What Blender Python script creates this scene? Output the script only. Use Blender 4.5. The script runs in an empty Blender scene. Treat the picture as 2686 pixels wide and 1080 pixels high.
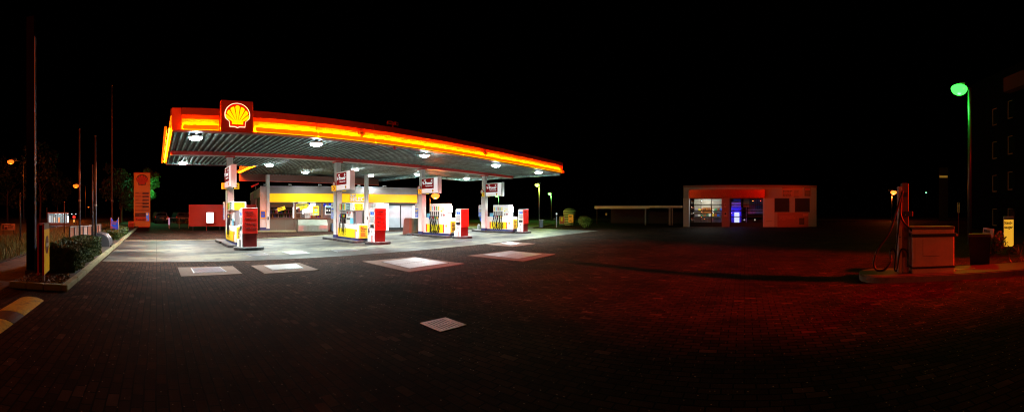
import bpy, math, random
from mathutils import Vector, Matrix
random.seed(7)
R = math.radians
PI = math.pi
S = bpy.context.scene
COL = S.collection
F, X0, YH, CH = 982.0, 411.0, 553.0, 1.6

# ---------- pixel -> world point helpers (real distances) ----------
def bear(x): return (x - X0) / F
def gnd(x, y, z=0.0):
    d = (CH - z) * F / (y - YH); b = bear(x)
    return Vector((d*math.sin(b), d*math.cos(b), z))
def onY(x, y, Y):
    b = bear(x); X = Y*math.tan(b); d = Y/math.cos(b)
    return Vector((X, Y, CH + (YH-y)/F*d))
def atd(x, y, d):
    b = bear(x)
    return Vector((d*math.sin(b), d*math.cos(b), CH + (YH-y)/F*d))

# ---------- materials ----------
def new_mat(name):
    m = bpy.data.materials.new(name); m.use_nodes = True
    nt = m.node_tree
    return m, nt, nt.nodes['Principled BSDF']
def mat(name, col, rough=0.5, metal=0.0, var=0.18, scale=6.0, bump=0.0, spec=0.5, dirt=None, dirt_amt=0.5):
    m, nt, b = new_mat(name)
    N, L = nt.nodes, nt.links
    tc = N.new('ShaderNodeTexCoord')
    n = N.new('ShaderNodeTexNoise'); n.inputs['Scale'].default_value = scale; n.inputs['Detail'].default_value = 6; n.inputs['Roughness'].default_value = 0.65
    L.new(tc.outputs['Object'], n.inputs['Vector'])
    mx = N.new('ShaderNodeMix'); mx.data_type = 'RGBA'
    mx.inputs[6].default_value = (*[c*(1-var) for c in col], 1)
    mx.inputs[7].default_value = (*[min(1, c*(1+var*0.6)) for c in col], 1)
    L.new(n.outputs['Fac'], mx.inputs[0])
    out = mx.outputs[2]
    if dirt:
        n2 = N.new('ShaderNodeTexNoise'); n2.inputs['Scale'].default_value = scale*0.35; n2.inputs['Detail'].default_value = 8; n2.inputs['Roughness'].default_value = 0.75
        L.new(tc.outputs['Object'], n2.inputs['Vector'])
        rp = N.new('ShaderNodeValToRGB'); rp.color_ramp.elements[0].position = 0.48; rp.color_ramp.elements[1].position = 0.72
        rp.color_ramp.elements[1].color = (dirt_amt, dirt_amt, dirt_amt, 1)
        L.new(n2.outputs['Fac'], rp.inputs[0])
        m2 = N.new('ShaderNodeMix'); m2.data_type = 'RGBA'; m2.inputs[7].default_value = (*dirt, 1)
        L.new(rp.outputs[0], m2.inputs[0]); L.new(out, m2.inputs[6]); out = m2.outputs[2]
    L.new(out, b.inputs['Base Color'])
    b.inputs['Roughness'].default_value = rough; b.inputs['Metallic'].default_value = metal
    b.inputs['Specular IOR Level'].default_value = spec
    if bump:
        bp = N.new('ShaderNodeBump'); bp.inputs['Strength'].default_value = bump; bp.inputs['Distance'].default_value = 0.01
        n3 = N.new('ShaderNodeTexNoise'); n3.inputs['Scale'].default_value = scale*8; n3.inputs['Detail'].default_value = 4
        L.new(tc.outputs['Object'], n3.inputs['Vector']); L.new(n3.outputs['Fac'], bp.inputs['Height']); L.new(bp.outputs['Normal'], b.inputs['Normal'])
    return m
def emit(name, col, s, base=(0, 0, 0)):
    m, nt, b = new_mat(name)
    b.inputs['Base Color'].default_value = (*base, 1)
    b.inputs['Emission Color'].default_value = (*col, 1); b.inputs['Emission Strength'].default_value = s
    b.inputs['Roughness'].default_value = 0.4
    return m
M = {}
M['white'] = mat('white_enamel', (0.72, 0.72, 0.70), 0.35, var=0.06, dirt=(0.42, 0.40, 0.36), dirt_amt=0.35, scale=3)
M['colwhite'] = mat('column_paint', (0.62, 0.62, 0.60), 0.45, var=0.08, dirt=(0.32, 0.31, 0.27), dirt_amt=0.45, scale=2.5)
M['grey'] = mat('grey_paint', (0.30, 0.31, 0.31), 0.5, dirt=(0.14, 0.13, 0.11))
M['darkgrey'] = mat('dark_grey_paint', (0.06, 0.06, 0.065), 0.5)
M['black'] = mat('black_plastic', (0.012, 0.012, 0.013), 0.4)
M['rubber'] = mat('hose_rubber', (0.006, 0.006, 0.007), 0.4, spec=.25)
M['yellow'] = mat('yellow_enamel', (0.80, 0.62, 0.01), 0.35, var=0.06)
M['red'] = mat('red_enamel', (0.80, 0.02, 0.012), 0.32, var=0.06, dirt=(0.38, 0.02, 0.015), dirt_amt=0.4, scale=3)
M['darkred'] = mat('dark_red_enamel', (0.17, 0.008, 0.008), 0.30, var=0.15)
M['signred'] = mat('sign_red', (0.42, 0.01, 0.015), 0.4, var=0.08)
M['signdeep'] = mat('sign_deep_red', (0.36, 0.004, 0.008), 0.7, var=0.05, spec=.15)
M['green'] = mat('label_green', (0.03, 0.35, 0.05), 0.4)
M['blue'] = mat('label_blue', (0.01, 0.10, 0.65), 0.4, var=0.1)
M['bluebase'] = mat('navy_plinth', (0.02, 0.03, 0.12), 0.5)
M['cyan'] = mat('label_cyan', (0.15, 0.55, 0.75), 0.4, var=0.3, scale=30)
M['kerb'] = mat('kerb_concrete', (0.26, 0.25, 0.14), 0.85, var=0.35, bump=0.5, scale=5, dirt=(0.14, 0.15, 0.05), dirt_amt=0.7)
M['pad'] = mat('pad_top_concrete', (0.09, 0.09, 0.09), 0.75, var=0.3, bump=0.4)
M['paddark'] = mat('pad_edge', (0.012, 0.012, 0.014), 0.6, var=0.5, bump=0.5, scale=12, dirt=(0.12, 0.12, 0.13), dirt_amt=0.5)
M['steel'] = mat('galvanised_steel', (0.45, 0.46, 0.48), 0.38, metal=0.8, var=0.15)
M['pole'] = mat('pole_metal', (0.10, 0.11, 0.13), 0.4, metal=0.6)
M['olive'] = mat('olive_grey_panel', (0.095, 0.09, 0.065), 0.5, var=0.12)
M['lightolive'] = mat('bin_green_grey', (0.17, 0.19, 0.14), 0.42, var=0.15)
M['brownwood'] = mat('brown_panel', (0.14, 0.07, 0.03), 0.6, var=0.3)
M['skin'] = mat('surround_concrete', (0.20, 0.125, 0.09), 0.85, var=0.2, bump=0.6, scale=9)
M['soil'] = mat('soil', (0.05, 0.04, 0.03), 0.95, var=0.5, bump=1.0, scale=8)
M['dark'] = mat('dark_render', (0.012, 0.012, 0.012), 0.8)
M['wallwhite'] = mat('rendered_wall', (0.60, 0.57, 0.56), 0.7, var=0.1, scale=2)
M['bin'] = mat('bin_plastic', (0.005, 0.005, 0.006), 0.6, spec=.2)
M['glassy'] = mat('dark_glass', (0.01, 0.012, 0.015), 0.06, spec=0.8, var=0)
M['pylon'] = mat('pylon_yellow', (0.62, 0.42, 0.10), 0.45, var=0.1)
M['pylonred'] = mat('pylon_red', (0.42, 0.02, 0.02), 0.5)
M['bark'] = mat('bark', (0.08, 0.05, 0.03), 0.9, var=0.4, scale=20)

def leaf_mat(name, a, b_):
    m, nt, b = new_mat(name); N, L = nt.nodes, nt.links
    g = N.new('ShaderNodeNewGeometry'); mx = N.new('ShaderNodeMix'); mx.data_type = 'RGBA'
    mx.inputs[6].default_value = (*a, 1); mx.inputs[7].default_value = (*b_, 1)
    L.new(g.outputs['Random Per Island'], mx.inputs[0]); L.new(mx.outputs[2], b.inputs['Base Color'])
    b.inputs['Roughness'].default_value = 0.5
    return m
M['brightleaf'] = leaf_mat('bright_leaf', (0.10, 0.22, 0.03), (0.30, 0.36, 0.06))
M['leaf'] = leaf_mat('hedge_leaf', (0.02, 0.06, 0.012), (0.09, 0.13, 0.02))
M['treeleaf'] = leaf_mat('tree_leaf', (0.03, 0.09, 0.02), (0.08, 0.16, 0.03)); M['dimleaf'] = leaf_mat('dim_tree_leaf', (0.015, 0.03, 0.008), (0.035, 0.05, 0.015))
M['grassblade'] = leaf_mat('grass_blade', (0.08, 0.14, 0.02), (0.42, 0.28, 0.08))
M['litter'] = leaf_mat('dead_leaf', (0.22, 0.08, 0.03), (0.12, 0.07, 0.03))

def slab_mat():
    m, nt, b = new_mat('stained_concrete'); N, L = nt.nodes, nt.links
    tc = N.new('ShaderNodeTexCoord')
    def noise(sc, det=8, ro=0.6, vec=None):
        n = N.new('ShaderNodeTexNoise'); n.inputs['Scale'].default_value = sc; n.inputs['Detail'].default_value = det; n.inputs['Roughness'].default_value = ro
        L.new(vec or tc.outputs['Object'], n.inputs['Vector']); return n
    mp = N.new('ShaderNodeMapping'); mp.inputs['Scale'].default_value = (0.35, 1.0, 1); L.new(tc.outputs['Object'], mp.inputs['Vector'])
    a = noise(0.62, 12, 0.72, mp.outputs['Vector']); b.inputs['Specular IOR Level'].default_value = .25
    r1 = N.new('ShaderNodeValToRGB'); e = r1.color_ramp.elements
    e[0].position = 0.435; e[0].color = (0.022, 0.023, 0.023, 1); e[1].position = 0.585; e[1].color = (0.20, 0.18, 0.13, 1)
    x = r1.color_ramp.elements.new(0.50); x.color = (0.085, 0.088, 0.08, 1)
    L.new(a.outputs['Fac'], r1.inputs[0])
    f = noise(28, 6, 0.7)
    mx = N.new('ShaderNodeMix'); mx.data_type = 'RGBA'; mx.blend_type = 'MULTIPLY'; mx.inputs[0].default_value = 0.6
    r2 = N.new('ShaderNodeValToRGB'); r2.color_ramp.elements[0].position = 0.3; r2.color_ramp.elements[0].color = (0.55, 0.55, 0.55, 1); r2.color_ramp.elements[1].position = 0.6; r2.color_ramp.elements[1].color = (1.1, 1.1, 1.1, 1)
    L.new(f.outputs['Fac'], r2.inputs[0]); L.new(r1.outputs[0], mx.inputs[6]); L.new(r2.outputs[0], mx.inputs[7])
    # oil spots
    v = noise(1.7, 3, 0.5)
    r3 = N.new('ShaderNodeValToRGB'); r3.color_ramp.elements[0].position = 0.56; r3.color_ramp.elements[1].position = 0.66
    L.new(v.outputs['Fac'], r3.inputs[0])
    m3 = N.new('ShaderNodeMix'); m3.data_type = 'RGBA'; m3.inputs[7].default_value = (0.03, 0.03, 0.028, 1)
    mm = N.new('ShaderNodeMath'); mm.operation = 'MULTIPLY'; mm.inputs[1].default_value = 0.75
    L.new(r3.outputs[0], mm.inputs[0]); L.new(mm.outputs[0], m3.inputs[0]); L.new(mx.outputs[2], m3.inputs[6])
    # slab joints
    br = N.new('ShaderNodeTexBrick'); br.offset = 0.0; br.inputs['Scale'].default_value = 1.0
    br.inputs['Color1'].default_value = (1, 1, 1, 1); br.inputs['Color2'].default_value = (0.86, 0.88, 0.9, 1); br.inputs['Mortar'].default_value = (0.18, 0.18, 0.17, 1)
    br.inputs['Mortar Size'].default_value = 0.012; br.inputs['Brick Width'].default_value = 4.1; br.inputs['Row Height'].default_value = 2.9
    L.new(tc.outputs['Object'], br.inputs['Vector'])
    m4 = N.new('ShaderNodeMix'); m4.data_type = 'RGBA'; m4.blend_type = 'MULTIPLY'; m4.inputs[0].default_value = 1
    L.new(m3.outputs[2], m4.inputs[6]); L.new(br.outputs['Color'], m4.inputs[7]); L.new(m4.outputs[2], b.inputs['Base Color'])
    rr = N.new('ShaderNodeMapRange'); rr.inputs['To Min'].default_value = 0.35; rr.inputs['To Max'].default_value = 0.75
    L.new(a.outputs['Fac'], rr.inputs['Value']); L.new(rr.outputs[0], b.inputs['Roughness'])
    bp = N.new('ShaderNodeBump'); bp.inputs['Strength'].default_value = 0.35; bp.inputs['Distance'].default_value = 0.01
    L.new(f.outputs['Fac'], bp.inputs['Height']); L.new(bp.outputs['Normal'], b.inputs['Normal'])
    return m
def paver_mat(name, c1, c2, mortar, w, h, rot=0.0, specks=True, rough=0.6, var=0.5):
    m, nt, b = new_mat(name); N, L = nt.nodes, nt.links
    tc = N.new('ShaderNodeTexCoord'); mp = N.new('ShaderNodeMapping'); mp.inputs['Rotation'].default_value = (0, 0, rot)
    L.new(tc.outputs['Object'], mp.inputs['Vector'])
    # slightly wavering courses
    wn = N.new('ShaderNodeTexNoise'); wn.inputs['Scale'].default_value = 1.3; L.new(mp.outputs[0], wn.inputs['Vector'])
    sb = N.new('ShaderNodeVectorMath'); sb.operation = 'SUBTRACT'; sb.inputs[1].default_value = (.5, .5, .5); L.new(wn.outputs['Color'], sb.inputs[0])
    sc = N.new('ShaderNodeVectorMath'); sc.operation = 'SCALE'; sc.inputs['Scale'].default_value = 0.035; L.new(sb.outputs[0], sc.inputs[0])
    ad = N.new('ShaderNodeVectorMath'); ad.operation = 'ADD'; L.new(mp.outputs[0], ad.inputs[0]); L.new(sc.outputs[0], ad.inputs[1])
    br = N.new('ShaderNodeTexBrick'); br.inputs['Scale'].default_value = 1; br.inputs['Brick Width'].default_value = w; br.inputs['Row Height'].default_value = h
    br.inputs['Color1'].default_value = (*c1, 1); br.inputs['Color2'].default_value = (*c2, 1); br.inputs['Mortar'].default_value = (*mortar, 1)
    br.inputs['Mortar Size'].default_value = 0.009; br.inputs['Mortar Smooth'].default_value = 0.3; br.inputs['Bias'].default_value = -0.2
    L.new(ad.outputs[0], br.inputs['Vector'])
    n = N.new('ShaderNodeTexNoise'); n.inputs['Scale'].default_value = 0.6; n.inputs['Detail'].default_value = 8; n.inputs['Roughness'].default_value = .7
    L.new(tc.outputs['Object'], n.inputs['Vector'])
    mr = N.new('ShaderNodeMapRange'); mr.inputs['From Min'].default_value = .38; mr.inputs['From Max'].default_value = .64; mr.inputs['To Min'].default_value = 1-var; mr.inputs['To Max'].default_value = 1+var
    L.new(n.outputs['Fac'], mr.inputs['Value'])
    b2 = N.new('ShaderNodeTexBrick'); b2.inputs['Scale'].default_value = 1; b2.inputs['Brick Width'].default_value = w; b2.inputs['Row Height'].default_value = h
    b2.inputs['Color1'].default_value = (0, 0, 0, 1); b2.inputs['Color2'].default_value = (1, 1, 1, 1); b2.inputs['Mortar'].default_value = (0, 0, 0, 1); b2.inputs['Mortar Size'].default_value = 0.006; b2.inputs['Bias'].default_value = -0.86
    L.new(ad.outputs[0], b2.inputs['Vector'])
    o1 = N.new('ShaderNodeMath'); o1.operation = 'GREATER_THAN'; o1.inputs[1].default_value = 0.118; L.new(b2.outputs['Color'], o1.inputs[0])
    om = N.new('ShaderNodeMix'); om.data_type = 'RGBA'; om.inputs[7].default_value = (c1[0]*1.9, c1[1]*2.2, c1[2]*2.5, 1); L.new(o1.outputs[0], om.inputs[0]); L.new(br.outputs['Color'], om.inputs[6])
    mx = N.new('ShaderNodeVectorMath'); mx.operation = 'SCALE'; L.new(om.outputs[2], mx.inputs[0]); L.new(mr.outputs[0], mx.inputs['Scale'])
    out = mx.outputs[0]
    if specks:  # pale grit and a few odd pavers
        vo = N.new('ShaderNodeTexVoronoi'); vo.inputs['Scale'].default_value = 22; L.new(tc.outputs['Object'], vo.inputs['Vector'])
        lt = N.new('ShaderNodeMath'); lt.operation = 'LESS_THAN'; lt.inputs[1].default_value = 0.13; L.new(vo.outputs['Distance'], lt.inputs[0])
        sx = N.new('ShaderNodeSeparateColor'); L.new(vo.outputs['Color'], sx.inputs[0])
        gt = N.new('ShaderNodeMath'); gt.operation = 'GREATER_THAN'; gt.inputs[1].default_value = 0.80; L.new(sx.outputs[0], gt.inputs[0])
        ml = N.new('ShaderNodeMath'); ml.operation = 'MULTIPLY'; L.new(lt.outputs[0], ml.inputs[0]); L.new(gt.outputs[0], ml.inputs[1])
        m2 = N.new('ShaderNodeMix'); m2.data_type = 'RGBA'; m2.inputs[7].default_value = (0.55, 0.45, 0.38, 1)
        L.new(ml.outputs[0], m2.inputs[0]); L.new(out, m2.inputs[6]); out = m2.outputs[2]
        wv = N.new('ShaderNodeTexVoronoi'); wv.inputs['Scale'].default_value = 1.1; L.new(ad.outputs[0], wv.inputs['Vector'])
    L.new(out, b.inputs['Base Color']); b.inputs['Roughness'].default_value = rough; b.inputs['Specular IOR Level'].default_value = .06
    hn = N.new('ShaderNodeTexNoise'); hn.inputs['Scale'].default_value = 60; L.new(tc.outputs['Object'], hn.inputs['Vector'])
    mh = N.new('ShaderNodeMath'); mh.operation = 'MULTIPLY_ADD'; mh.inputs[1].default_value = 0.4
    iv = N.new('ShaderNodeMath'); iv.operation = 'SUBTRACT'; iv.inputs[0].default_value = 1; L.new(br.outputs['Fac'], iv.inputs[1])
    L.new(hn.outputs['Fac'], mh.inputs[0]); L.new(iv.outputs[0], mh.inputs[2])
    bp = N.new('ShaderNodeBump'); bp.inputs['Strength'].default_value = 0.8; bp.inputs['Distance'].default_value = 0.008
    L.new(mh.outputs[0], bp.inputs['Height']); L.new(bp.outputs['Normal'], b.inputs['Normal'])
    return m
M['slab'] = slab_mat()
M['paver'] = paver_mat('brick_pavers', (0.042, 0.018, 0.011), (0.012, 0.006, 0.004), (0.0015, 0.001, 0.001), 0.21, 0.105, R(90), rough=.85)
M['flag'] = paver_mat('path_slabs', (0.16, 0.13, 0.11), (0.11, 0.09, 0.08), (0.02, 0.02, 0.02), 0.5, 0.5, 0, specks=False)
M['road'] = mat('road_asphalt', (0.07, 0.065, 0.06), 0.55, var=0.3, scale=2, bump=0.3)
def wave_mat(name, col, sc, axis, rough=0.4, metal=0.6, var=0.25, bump=0.6, diag=False):
    m, nt, b = new_mat(name); N, L = nt.nodes, nt.links
    tc = N.new('ShaderNodeTexCoord'); w = N.new('ShaderNodeTexWave'); w.bands_direction = 'DIAGONAL' if diag else axis
    w.inputs['Scale'].default_value = sc; L.new(tc.outputs['Object'], w.inputs['Vector'])
    n = N.new('ShaderNodeTexNoise'); n.inputs['Scale'].default_value = 2.5; n.inputs['Detail'].default_value = 6; L.new(tc.outputs['Object'], n.inputs['Vector'])
    mx = N.new('ShaderNodeMix'); mx.data_type = 'RGBA'; mx.inputs[6].default_value = (*[c*(1-var) for c in col], 1); mx.inputs[7].default_value = (*[min(1, c*(1+var)) for c in col], 1)
    L.new(n.outputs['Fac'], mx.inputs[0])
    m2 = N.new('ShaderNodeMix'); m2.data_type = 'RGBA'; m2.blend_type = 'MULTIPLY'; m2.inputs[0].default_value = 0.55
    L.new(mx.outputs[2], m2.inputs[6]); L.new(w.outputs['Color'], m2.inputs[7]); L.new(m2.outputs[2], b.inputs['Base Color'])
    b.inputs['Roughness'].default_value = rough; b.inputs['Metallic'].default_value = metal
    bp = N.new('ShaderNodeBump'); bp.inputs['Strength'].default_value = bump; bp.inputs['Distance'].default_value = 0.01
    L.new(w.outputs['Fac'], bp.inputs['Height']); L.new(bp.outputs['Normal'], b.inputs['Normal'])
    return m
M['tread'] = wave_mat('tread_plate', (0.62, 0.62, 0.64), 8, 'X', rough=0.45, metal=0.35, diag=True)
M['ribplate'] = wave_mat('ribbed_plate', (0.5, 0.52, 0.56), 9, 'X', rough=0.35, metal=0.6)
M['ribdark'] = wave_mat('dark_ribbed_plate', (0.10, 0.13, 0.20), 9, 'X', rough=0.35, metal=0.4)
M['shutter'] = wave_mat('shutter_slats', (0.42, 0.43, 0.48), 5.5, 'Z', rough=0.5, metal=0.2)
M['cladding'] = wave_mat('ribbed_cladding', (0.36, 0.31, 0.31), 6, 'X', rough=0.55, metal=0.1, bump=0.3, var=.12)
def ceil_mat():
    m, nt, b = new_mat('mossy_sheet'); N, L = nt.nodes, nt.links
    tc = N.new('ShaderNodeTexCoord')
    mp = N.new('ShaderNodeMapping'); mp.inputs['Scale'].default_value = (1, 0.35, 1); L.new(tc.outputs['Object'], mp.inputs['Vector'])
    n = N.new('ShaderNodeTexNoise'); n.inputs['Scale'].default_value = 3.2; n.inputs['Detail'].default_value = 9; n.inputs['Roughness'].default_value = .75; L.new(mp.outputs[0], n.inputs['Vector'])
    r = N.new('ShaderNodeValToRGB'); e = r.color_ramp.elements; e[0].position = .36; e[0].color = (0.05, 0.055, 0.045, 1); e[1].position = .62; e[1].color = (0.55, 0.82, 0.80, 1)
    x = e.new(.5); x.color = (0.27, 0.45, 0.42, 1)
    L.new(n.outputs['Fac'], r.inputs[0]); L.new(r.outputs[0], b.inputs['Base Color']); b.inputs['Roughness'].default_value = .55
    return m
M['ceiling'] = ceil_mat(); M['ceiling_recess'] = mat('shaded_recess', (.10,.12,.11), .6, var=.5, scale=3, dirt=(.03,.035,.03), dirt_amt=.8)  # recess flats darkened: shade between the ribs put into the colour

# ---------- mesh building ----------
class MB:
    def __init__(s): s.v = []; s.f = []; s.mi = []
    def _add(s, vs, fs, mi=0):
        o = len(s.v); s.v += [tuple(v) for v in vs]
        for f in fs: s.f.append([i+o for i in f]); s.mi.append(mi)
        return s
    def box(s, x0, x1, y0, y1, z0, z1, mi=0, bev=0.0, rot=None):
        if x0 > x1: x0, x1 = x1, x0
        if y0 > y1: y0, y1 = y1, y0
        b = min(bev, (x1-x0)*.45, (y1-y0)*.45, (z1-z0)*.45)
        if b <= 0:
            vs = [(x0,y0,z0),(x1,y0,z0),(x1,y1,z0),(x0,y1,z0),(x0,y0,z1),(x1,y0,z1),(x1,y1,z1),(x0,y1,z1)]
            fs = [(0,3,2,1),(4,5,6,7),(0,1,5,4),(1,2,6,5),(2,3,7,6),(3,0,4,7)]
        else:   # chamfered box
            def ring(e, z): return [(x0+e,y0,z),(x1-e,y0,z),(x1,y0+e,z),(x1,y1-e,z),(x1-e,y1,z),(x0+e,y1,z),(x0,y1-e,z),(x0,y0+e,z)]
            def rin(z): return [(x0+b,y0+b,z),(x1-b,y0+b,z),(x1-b,y0+b,z),(x1-b,y1-b,z),(x1-b,y1-b,z),(x0+b,y1-b,z),(x0+b,y1-b,z),(x0+b,y0+b,z)]
            def rq(z, ins):
                k = ins
                return [(x0+b+0*k,y0+k,z),(x1-b,y0+k,z),(x1-k,y0+b,z),(x1-k,y1-b,z),(x1-b,y1-k,z),(x0+b,y1-k,z),(x0+k,y1-b,z),(x0+k,y0+b,z)]
            vs = rq(z0, b*.7) + rq(z0+b, 0) + rq(z1-b, 0) + rq(z1, b*.7)
            fs = [tuple(reversed(range(8))), tuple(range(24, 32))]
            for r in range(3):
                for i in range(8):
                    j = (i+1) % 8; fs.append((r*8+i, r*8+j, r*8+8+j, r*8+8+i))
        if rot is not None:
            c = Vector(rot[1]); q = rot[0]; vs = [q @ (Vector(v)-c) + c for v in vs]
        return s._add(vs, fs, mi)
    def quad(s, a, b, c, d, mi=0): return s._add([a,b,c,d], [(0,1,2,3)], mi)
    def poly(s, pts, z0, z1, mi=0, mtop=None):   # prism, pts ccw seen from above
        n = len(pts)
        vs = [(p[0],p[1],z0) for p in pts] + [(p[0],p[1],z1) for p in pts]
        s._add(vs, [tuple(reversed(range(n)))] + [(i,(i+1)%n,n+(i+1)%n,n+i) for i in range(n)], mi)
        o = len(s.v) - 2*n; s.f.append([o+n+i for i in range(n)]); s.mi.append(mi if mtop is None else mtop)
        return s
    def fpoly(s, pts, y0, y1, mi=0):             # prism in the x/z plane, front at y0 facing -y; pts ccw seen from the front
        n = len(pts); vs = [(p[0],y0,p[1]) for p in pts] + [(p[0],y1,p[1]) for p in pts]
        return s._add(vs, [tuple(range(n)), tuple(reversed(range(n,2*n)))] + [(i,n+i,n+(i+1)%n,(i+1)%n) for i in range(n)], mi)
    def cyl(s, c, r, h, n=20, r2=None, mi=0, axis='z'):
        r2 = r if r2 is None else r2; vs = []
        for k, rr in ((0, r), (h, r2)):
            for i in range(n):
                a = 2*PI*i/n; p = (rr*math.cos(a), rr*math.sin(a), k)
                if axis == 'y': p = (p[0], p[2], -p[1])
                if axis == 'x': p = (p[2], p[0], p[1])
                vs.append((c[0]+p[0], c[1]+p[1], c[2]+p[2]))
        return s._add(vs, [tuple(reversed(range(n))), tuple(range(n,2*n))] + [(i,(i+1)%n,n+(i+1)%n,n+i) for i in range(n)], mi)
    def tube(s, pts, r, n=8, mi=0, r2=None):
        pts = [Vector(p) for p in pts]; m = len(pts); vs = []
        for k, p in enumerate(pts):
            t = (pts[min(k+1,m-1)] - pts[max(k-1,0)]).normalized()
            a = t.cross(Vector((0.13,0.21,1))).normalized() if abs(t.z) < .95 else t.cross(Vector((1,.1,0))).normalized()
            b = t.cross(a)
            rr = r if r2 is None else r + (r2-r)*k/(m-1)
            for i in range(n):
                an = 2*PI*i/n; vs.append(p + rr*(math.cos(an)*a + math.sin(an)*b))
        fs = [tuple(range(n)), tuple(reversed(range((m-1)*n, m*n)))]
        for k in range(m-1):
            for i in range(n): fs.append((k*n+i, (k+1)*n+i, (k+1)*n+(i+1)%n, k*n+(i+1)%n))
        return s._add(vs, fs, mi)
    def dome(s, c, r, n=16, m=6, squash=1.0, down=True, mi=0):
        vs = []; sg = -1 if down else 1
        for k in range(m):
            a = PI/2*k/m
            for i in range(n): vs.append((c[0]+r*math.cos(a)*math.cos(2*PI*i/n), c[1]+r*math.cos(a)*math.sin(2*PI*i/n), c[2]+sg*r*squash*math.sin(a)))
        vs.append((c[0], c[1], c[2]+sg*r*squash)); fs = [tuple(range(n))]
        for k in range(m-1):
            for i in range(n): fs.append((k*n+i, k*n+(i+1)%n, (k+1)*n+(i+1)%n, (k+1)*n+i))
        for i in range(n): fs.append(((m-1)*n+i, (m-1)*n+(i+1)%n, m*n))
        return s._add(vs, fs, mi)
    def build(s, name, mats, parent=None, loc=(0,0,0), rz=0.0, smooth=False):
        me = bpy.data.meshes.new(name); me.from_pydata(s.v, [], s.f)
        for mm in (mats if isinstance(mats, (list, tuple)) else [mats]): me.materials.append(mm)
        me.polygons.foreach_set('material_index', s.mi)
        if smooth: me.polygons.foreach_set('use_smooth', [True]*len(s.f))
        me.update()
        o = bpy.data.objects.new(name, me); COL.objects.link(o); o.parent = parent; o.location = loc; o.rotation_euler = (0,0,rz)
        return o
def bx(name, m, parent, *a, bev=0.0): return MB().box(*a, bev=bev).build(name, m, parent)
def tag(o, label=None, cat=None, group=None, kind=None):
    if label: o['label'] = label
    if cat: o['category'] = cat
    if group: o['group'] = group
    if kind: o['kind'] = kind
    return o
def thing(name, label, cat, loc=(0,0,0), rz=0.0, group=None):
    o = bpy.data.objects.new(name, None); COL.objects.link(o); o.location = loc; o.rotation_euler = (0,0,rz)
    o.empty_display_size = .1
    return tag(o, label, cat, group)
def copy_tree(o, parent=None, loc=None, label=None, rz=None):
    c = o.copy(); COL.objects.link(c); c.parent = parent
    if loc is not None: c.location = loc
    if rz is not None: c.rotation_euler = (0, 0, rz)
    if label: c['label'] = label
    for ch in list(o.children): copy_tree(ch, c)
    return c
def text(body, size, m, parent, x, y, z, rz=0.0, align='LEFT', name='lettering', ex=0.003, sx=1.0, bold=0.0):
    cu = bpy.data.curves.new('t', 'FONT'); cu.body = body; cu.size = size; cu.extrude = ex; cu.align_x = align; cu.resolution_u = 3; cu.offset = bold
    to = bpy.data.objects.new('t', cu); COL.objects.link(to)
    bpy.context.view_layer.update()
    me = bpy.data.meshes.new_from_object(to.evaluated_get(bpy.context.evaluated_depsgraph_get()))
    COL.objects.unlink(to); bpy.data.objects.remove(to)
    me.materials.clear(); me.materials.append(m)
    me.transform(Matrix.Rotation(PI/2, 4, 'X') @ Matrix.Diagonal((sx, 1, 1, 1)))
    o = bpy.data.objects.new(name, me); COL.objects.link(o); o.parent = parent; o.location = (x, y, z); o.rotation_euler = (0, 0, rz)
    return o
def textb(*a, **k):
    k.setdefault('bold', 0.012*a[1]*1.0); return text(*a, **k)
def bars(mb, x0, x1, ztop, n, lh, y, seed=0, th=.5, dep=.002):   # rows of small print too fine to read
    rr = random.Random(seed)
    for i in range(n):
        z = ztop - i*lh; x = x0; xe = x0 + (x1-x0)*(rr.uniform(.6, 1))
        while x < xe:
            w = rr.uniform(.06, .16)*(x1-x0); w = min(w, xe-x)
            mb.box(x, x+w, y-dep, y, z-lh*th, z); x += w + .025*(x1-x0)
    return mb

# shell-shaped emblem, unit = overall height, front facing -y
def emblem_outline(k=1.0, n=20):
    P = []
    for i in range(n+1):
        a = R(-12 + 204*i/n); P.append((.53*k*math.cos(a), .05 + .47*k*math.sin(a)))
    P += [(-.50*k, -.12), (-.40*k, -.21), (-.345*k, -.25), (-.325*k, -.46*k), (-.10*k, -.46*k), (0, -.50*k), (.10*k, -.46*k), (.325*k, -.46*k), (.345*k, -.25), (.40*k, -.21), (.50*k, -.12)]
    return P
def emblem(parent, size, mred, myel, x, y, z, rz=0.0, ring=None, name='emblem', dep=.03):
    e = bpy.data.objects.new(name, None); COL.objects.link(e); e.parent = parent; e.location = (x, y, z); e.rotation_euler = (0,0,rz); e.scale = (size, size, size); e.empty_display_size = .1
    d = dep/size
    if ring: MB().fpoly(emblem_outline(1.07), -d*.5, 0).build('halo_rim', ring, e)
    MB().fpoly(emblem_outline(), -d, 0 if not ring else -d*.5).build('shell_outline', mred, e)
    mb = MB(); b0 = Vector((0, -.36)); nr = 7
    for i in range(nr):
        a0 = 90 + 68 - (i)*136/nr; a1 = 90 + 68 - (i+1)*136/nr; g = 1.9
        A = [Vector((math.cos(R(a)), math.sin(R(a)))) for a in (a0-g, (a0*.75+a1*.25), (a0+a1)/2, (a0*.25+a1*.75), a1+g)]
        def reach(v):
            am = abs(math.degrees(math.atan2(v.x, v.y)))
            return .80 - .0026*am - (.0016*(am-45) if am > 45 else 0) - (.04 if am > 60 else 0)
        L_ = [reach(v) for v in A]; L_[0] -= .035; L_[-1] -= .035
        pts = [b0 + v*l for v, l in zip(A, L_)] + [b0 + A[-1]*.16, b0 + A[0]*.16]
        mb.fpoly([(p.x, p.y) for p in reversed(pts)], -d*1.3, -d)
    mb.fpoly([(-.25, -.38), (.25, -.38), (.25, -.25), (.17, -.20), (-.17, -.20), (-.25, -.25)], -d*1.3+.0005, -d)
    mb.build('ray', myel, e)
    return e

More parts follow.
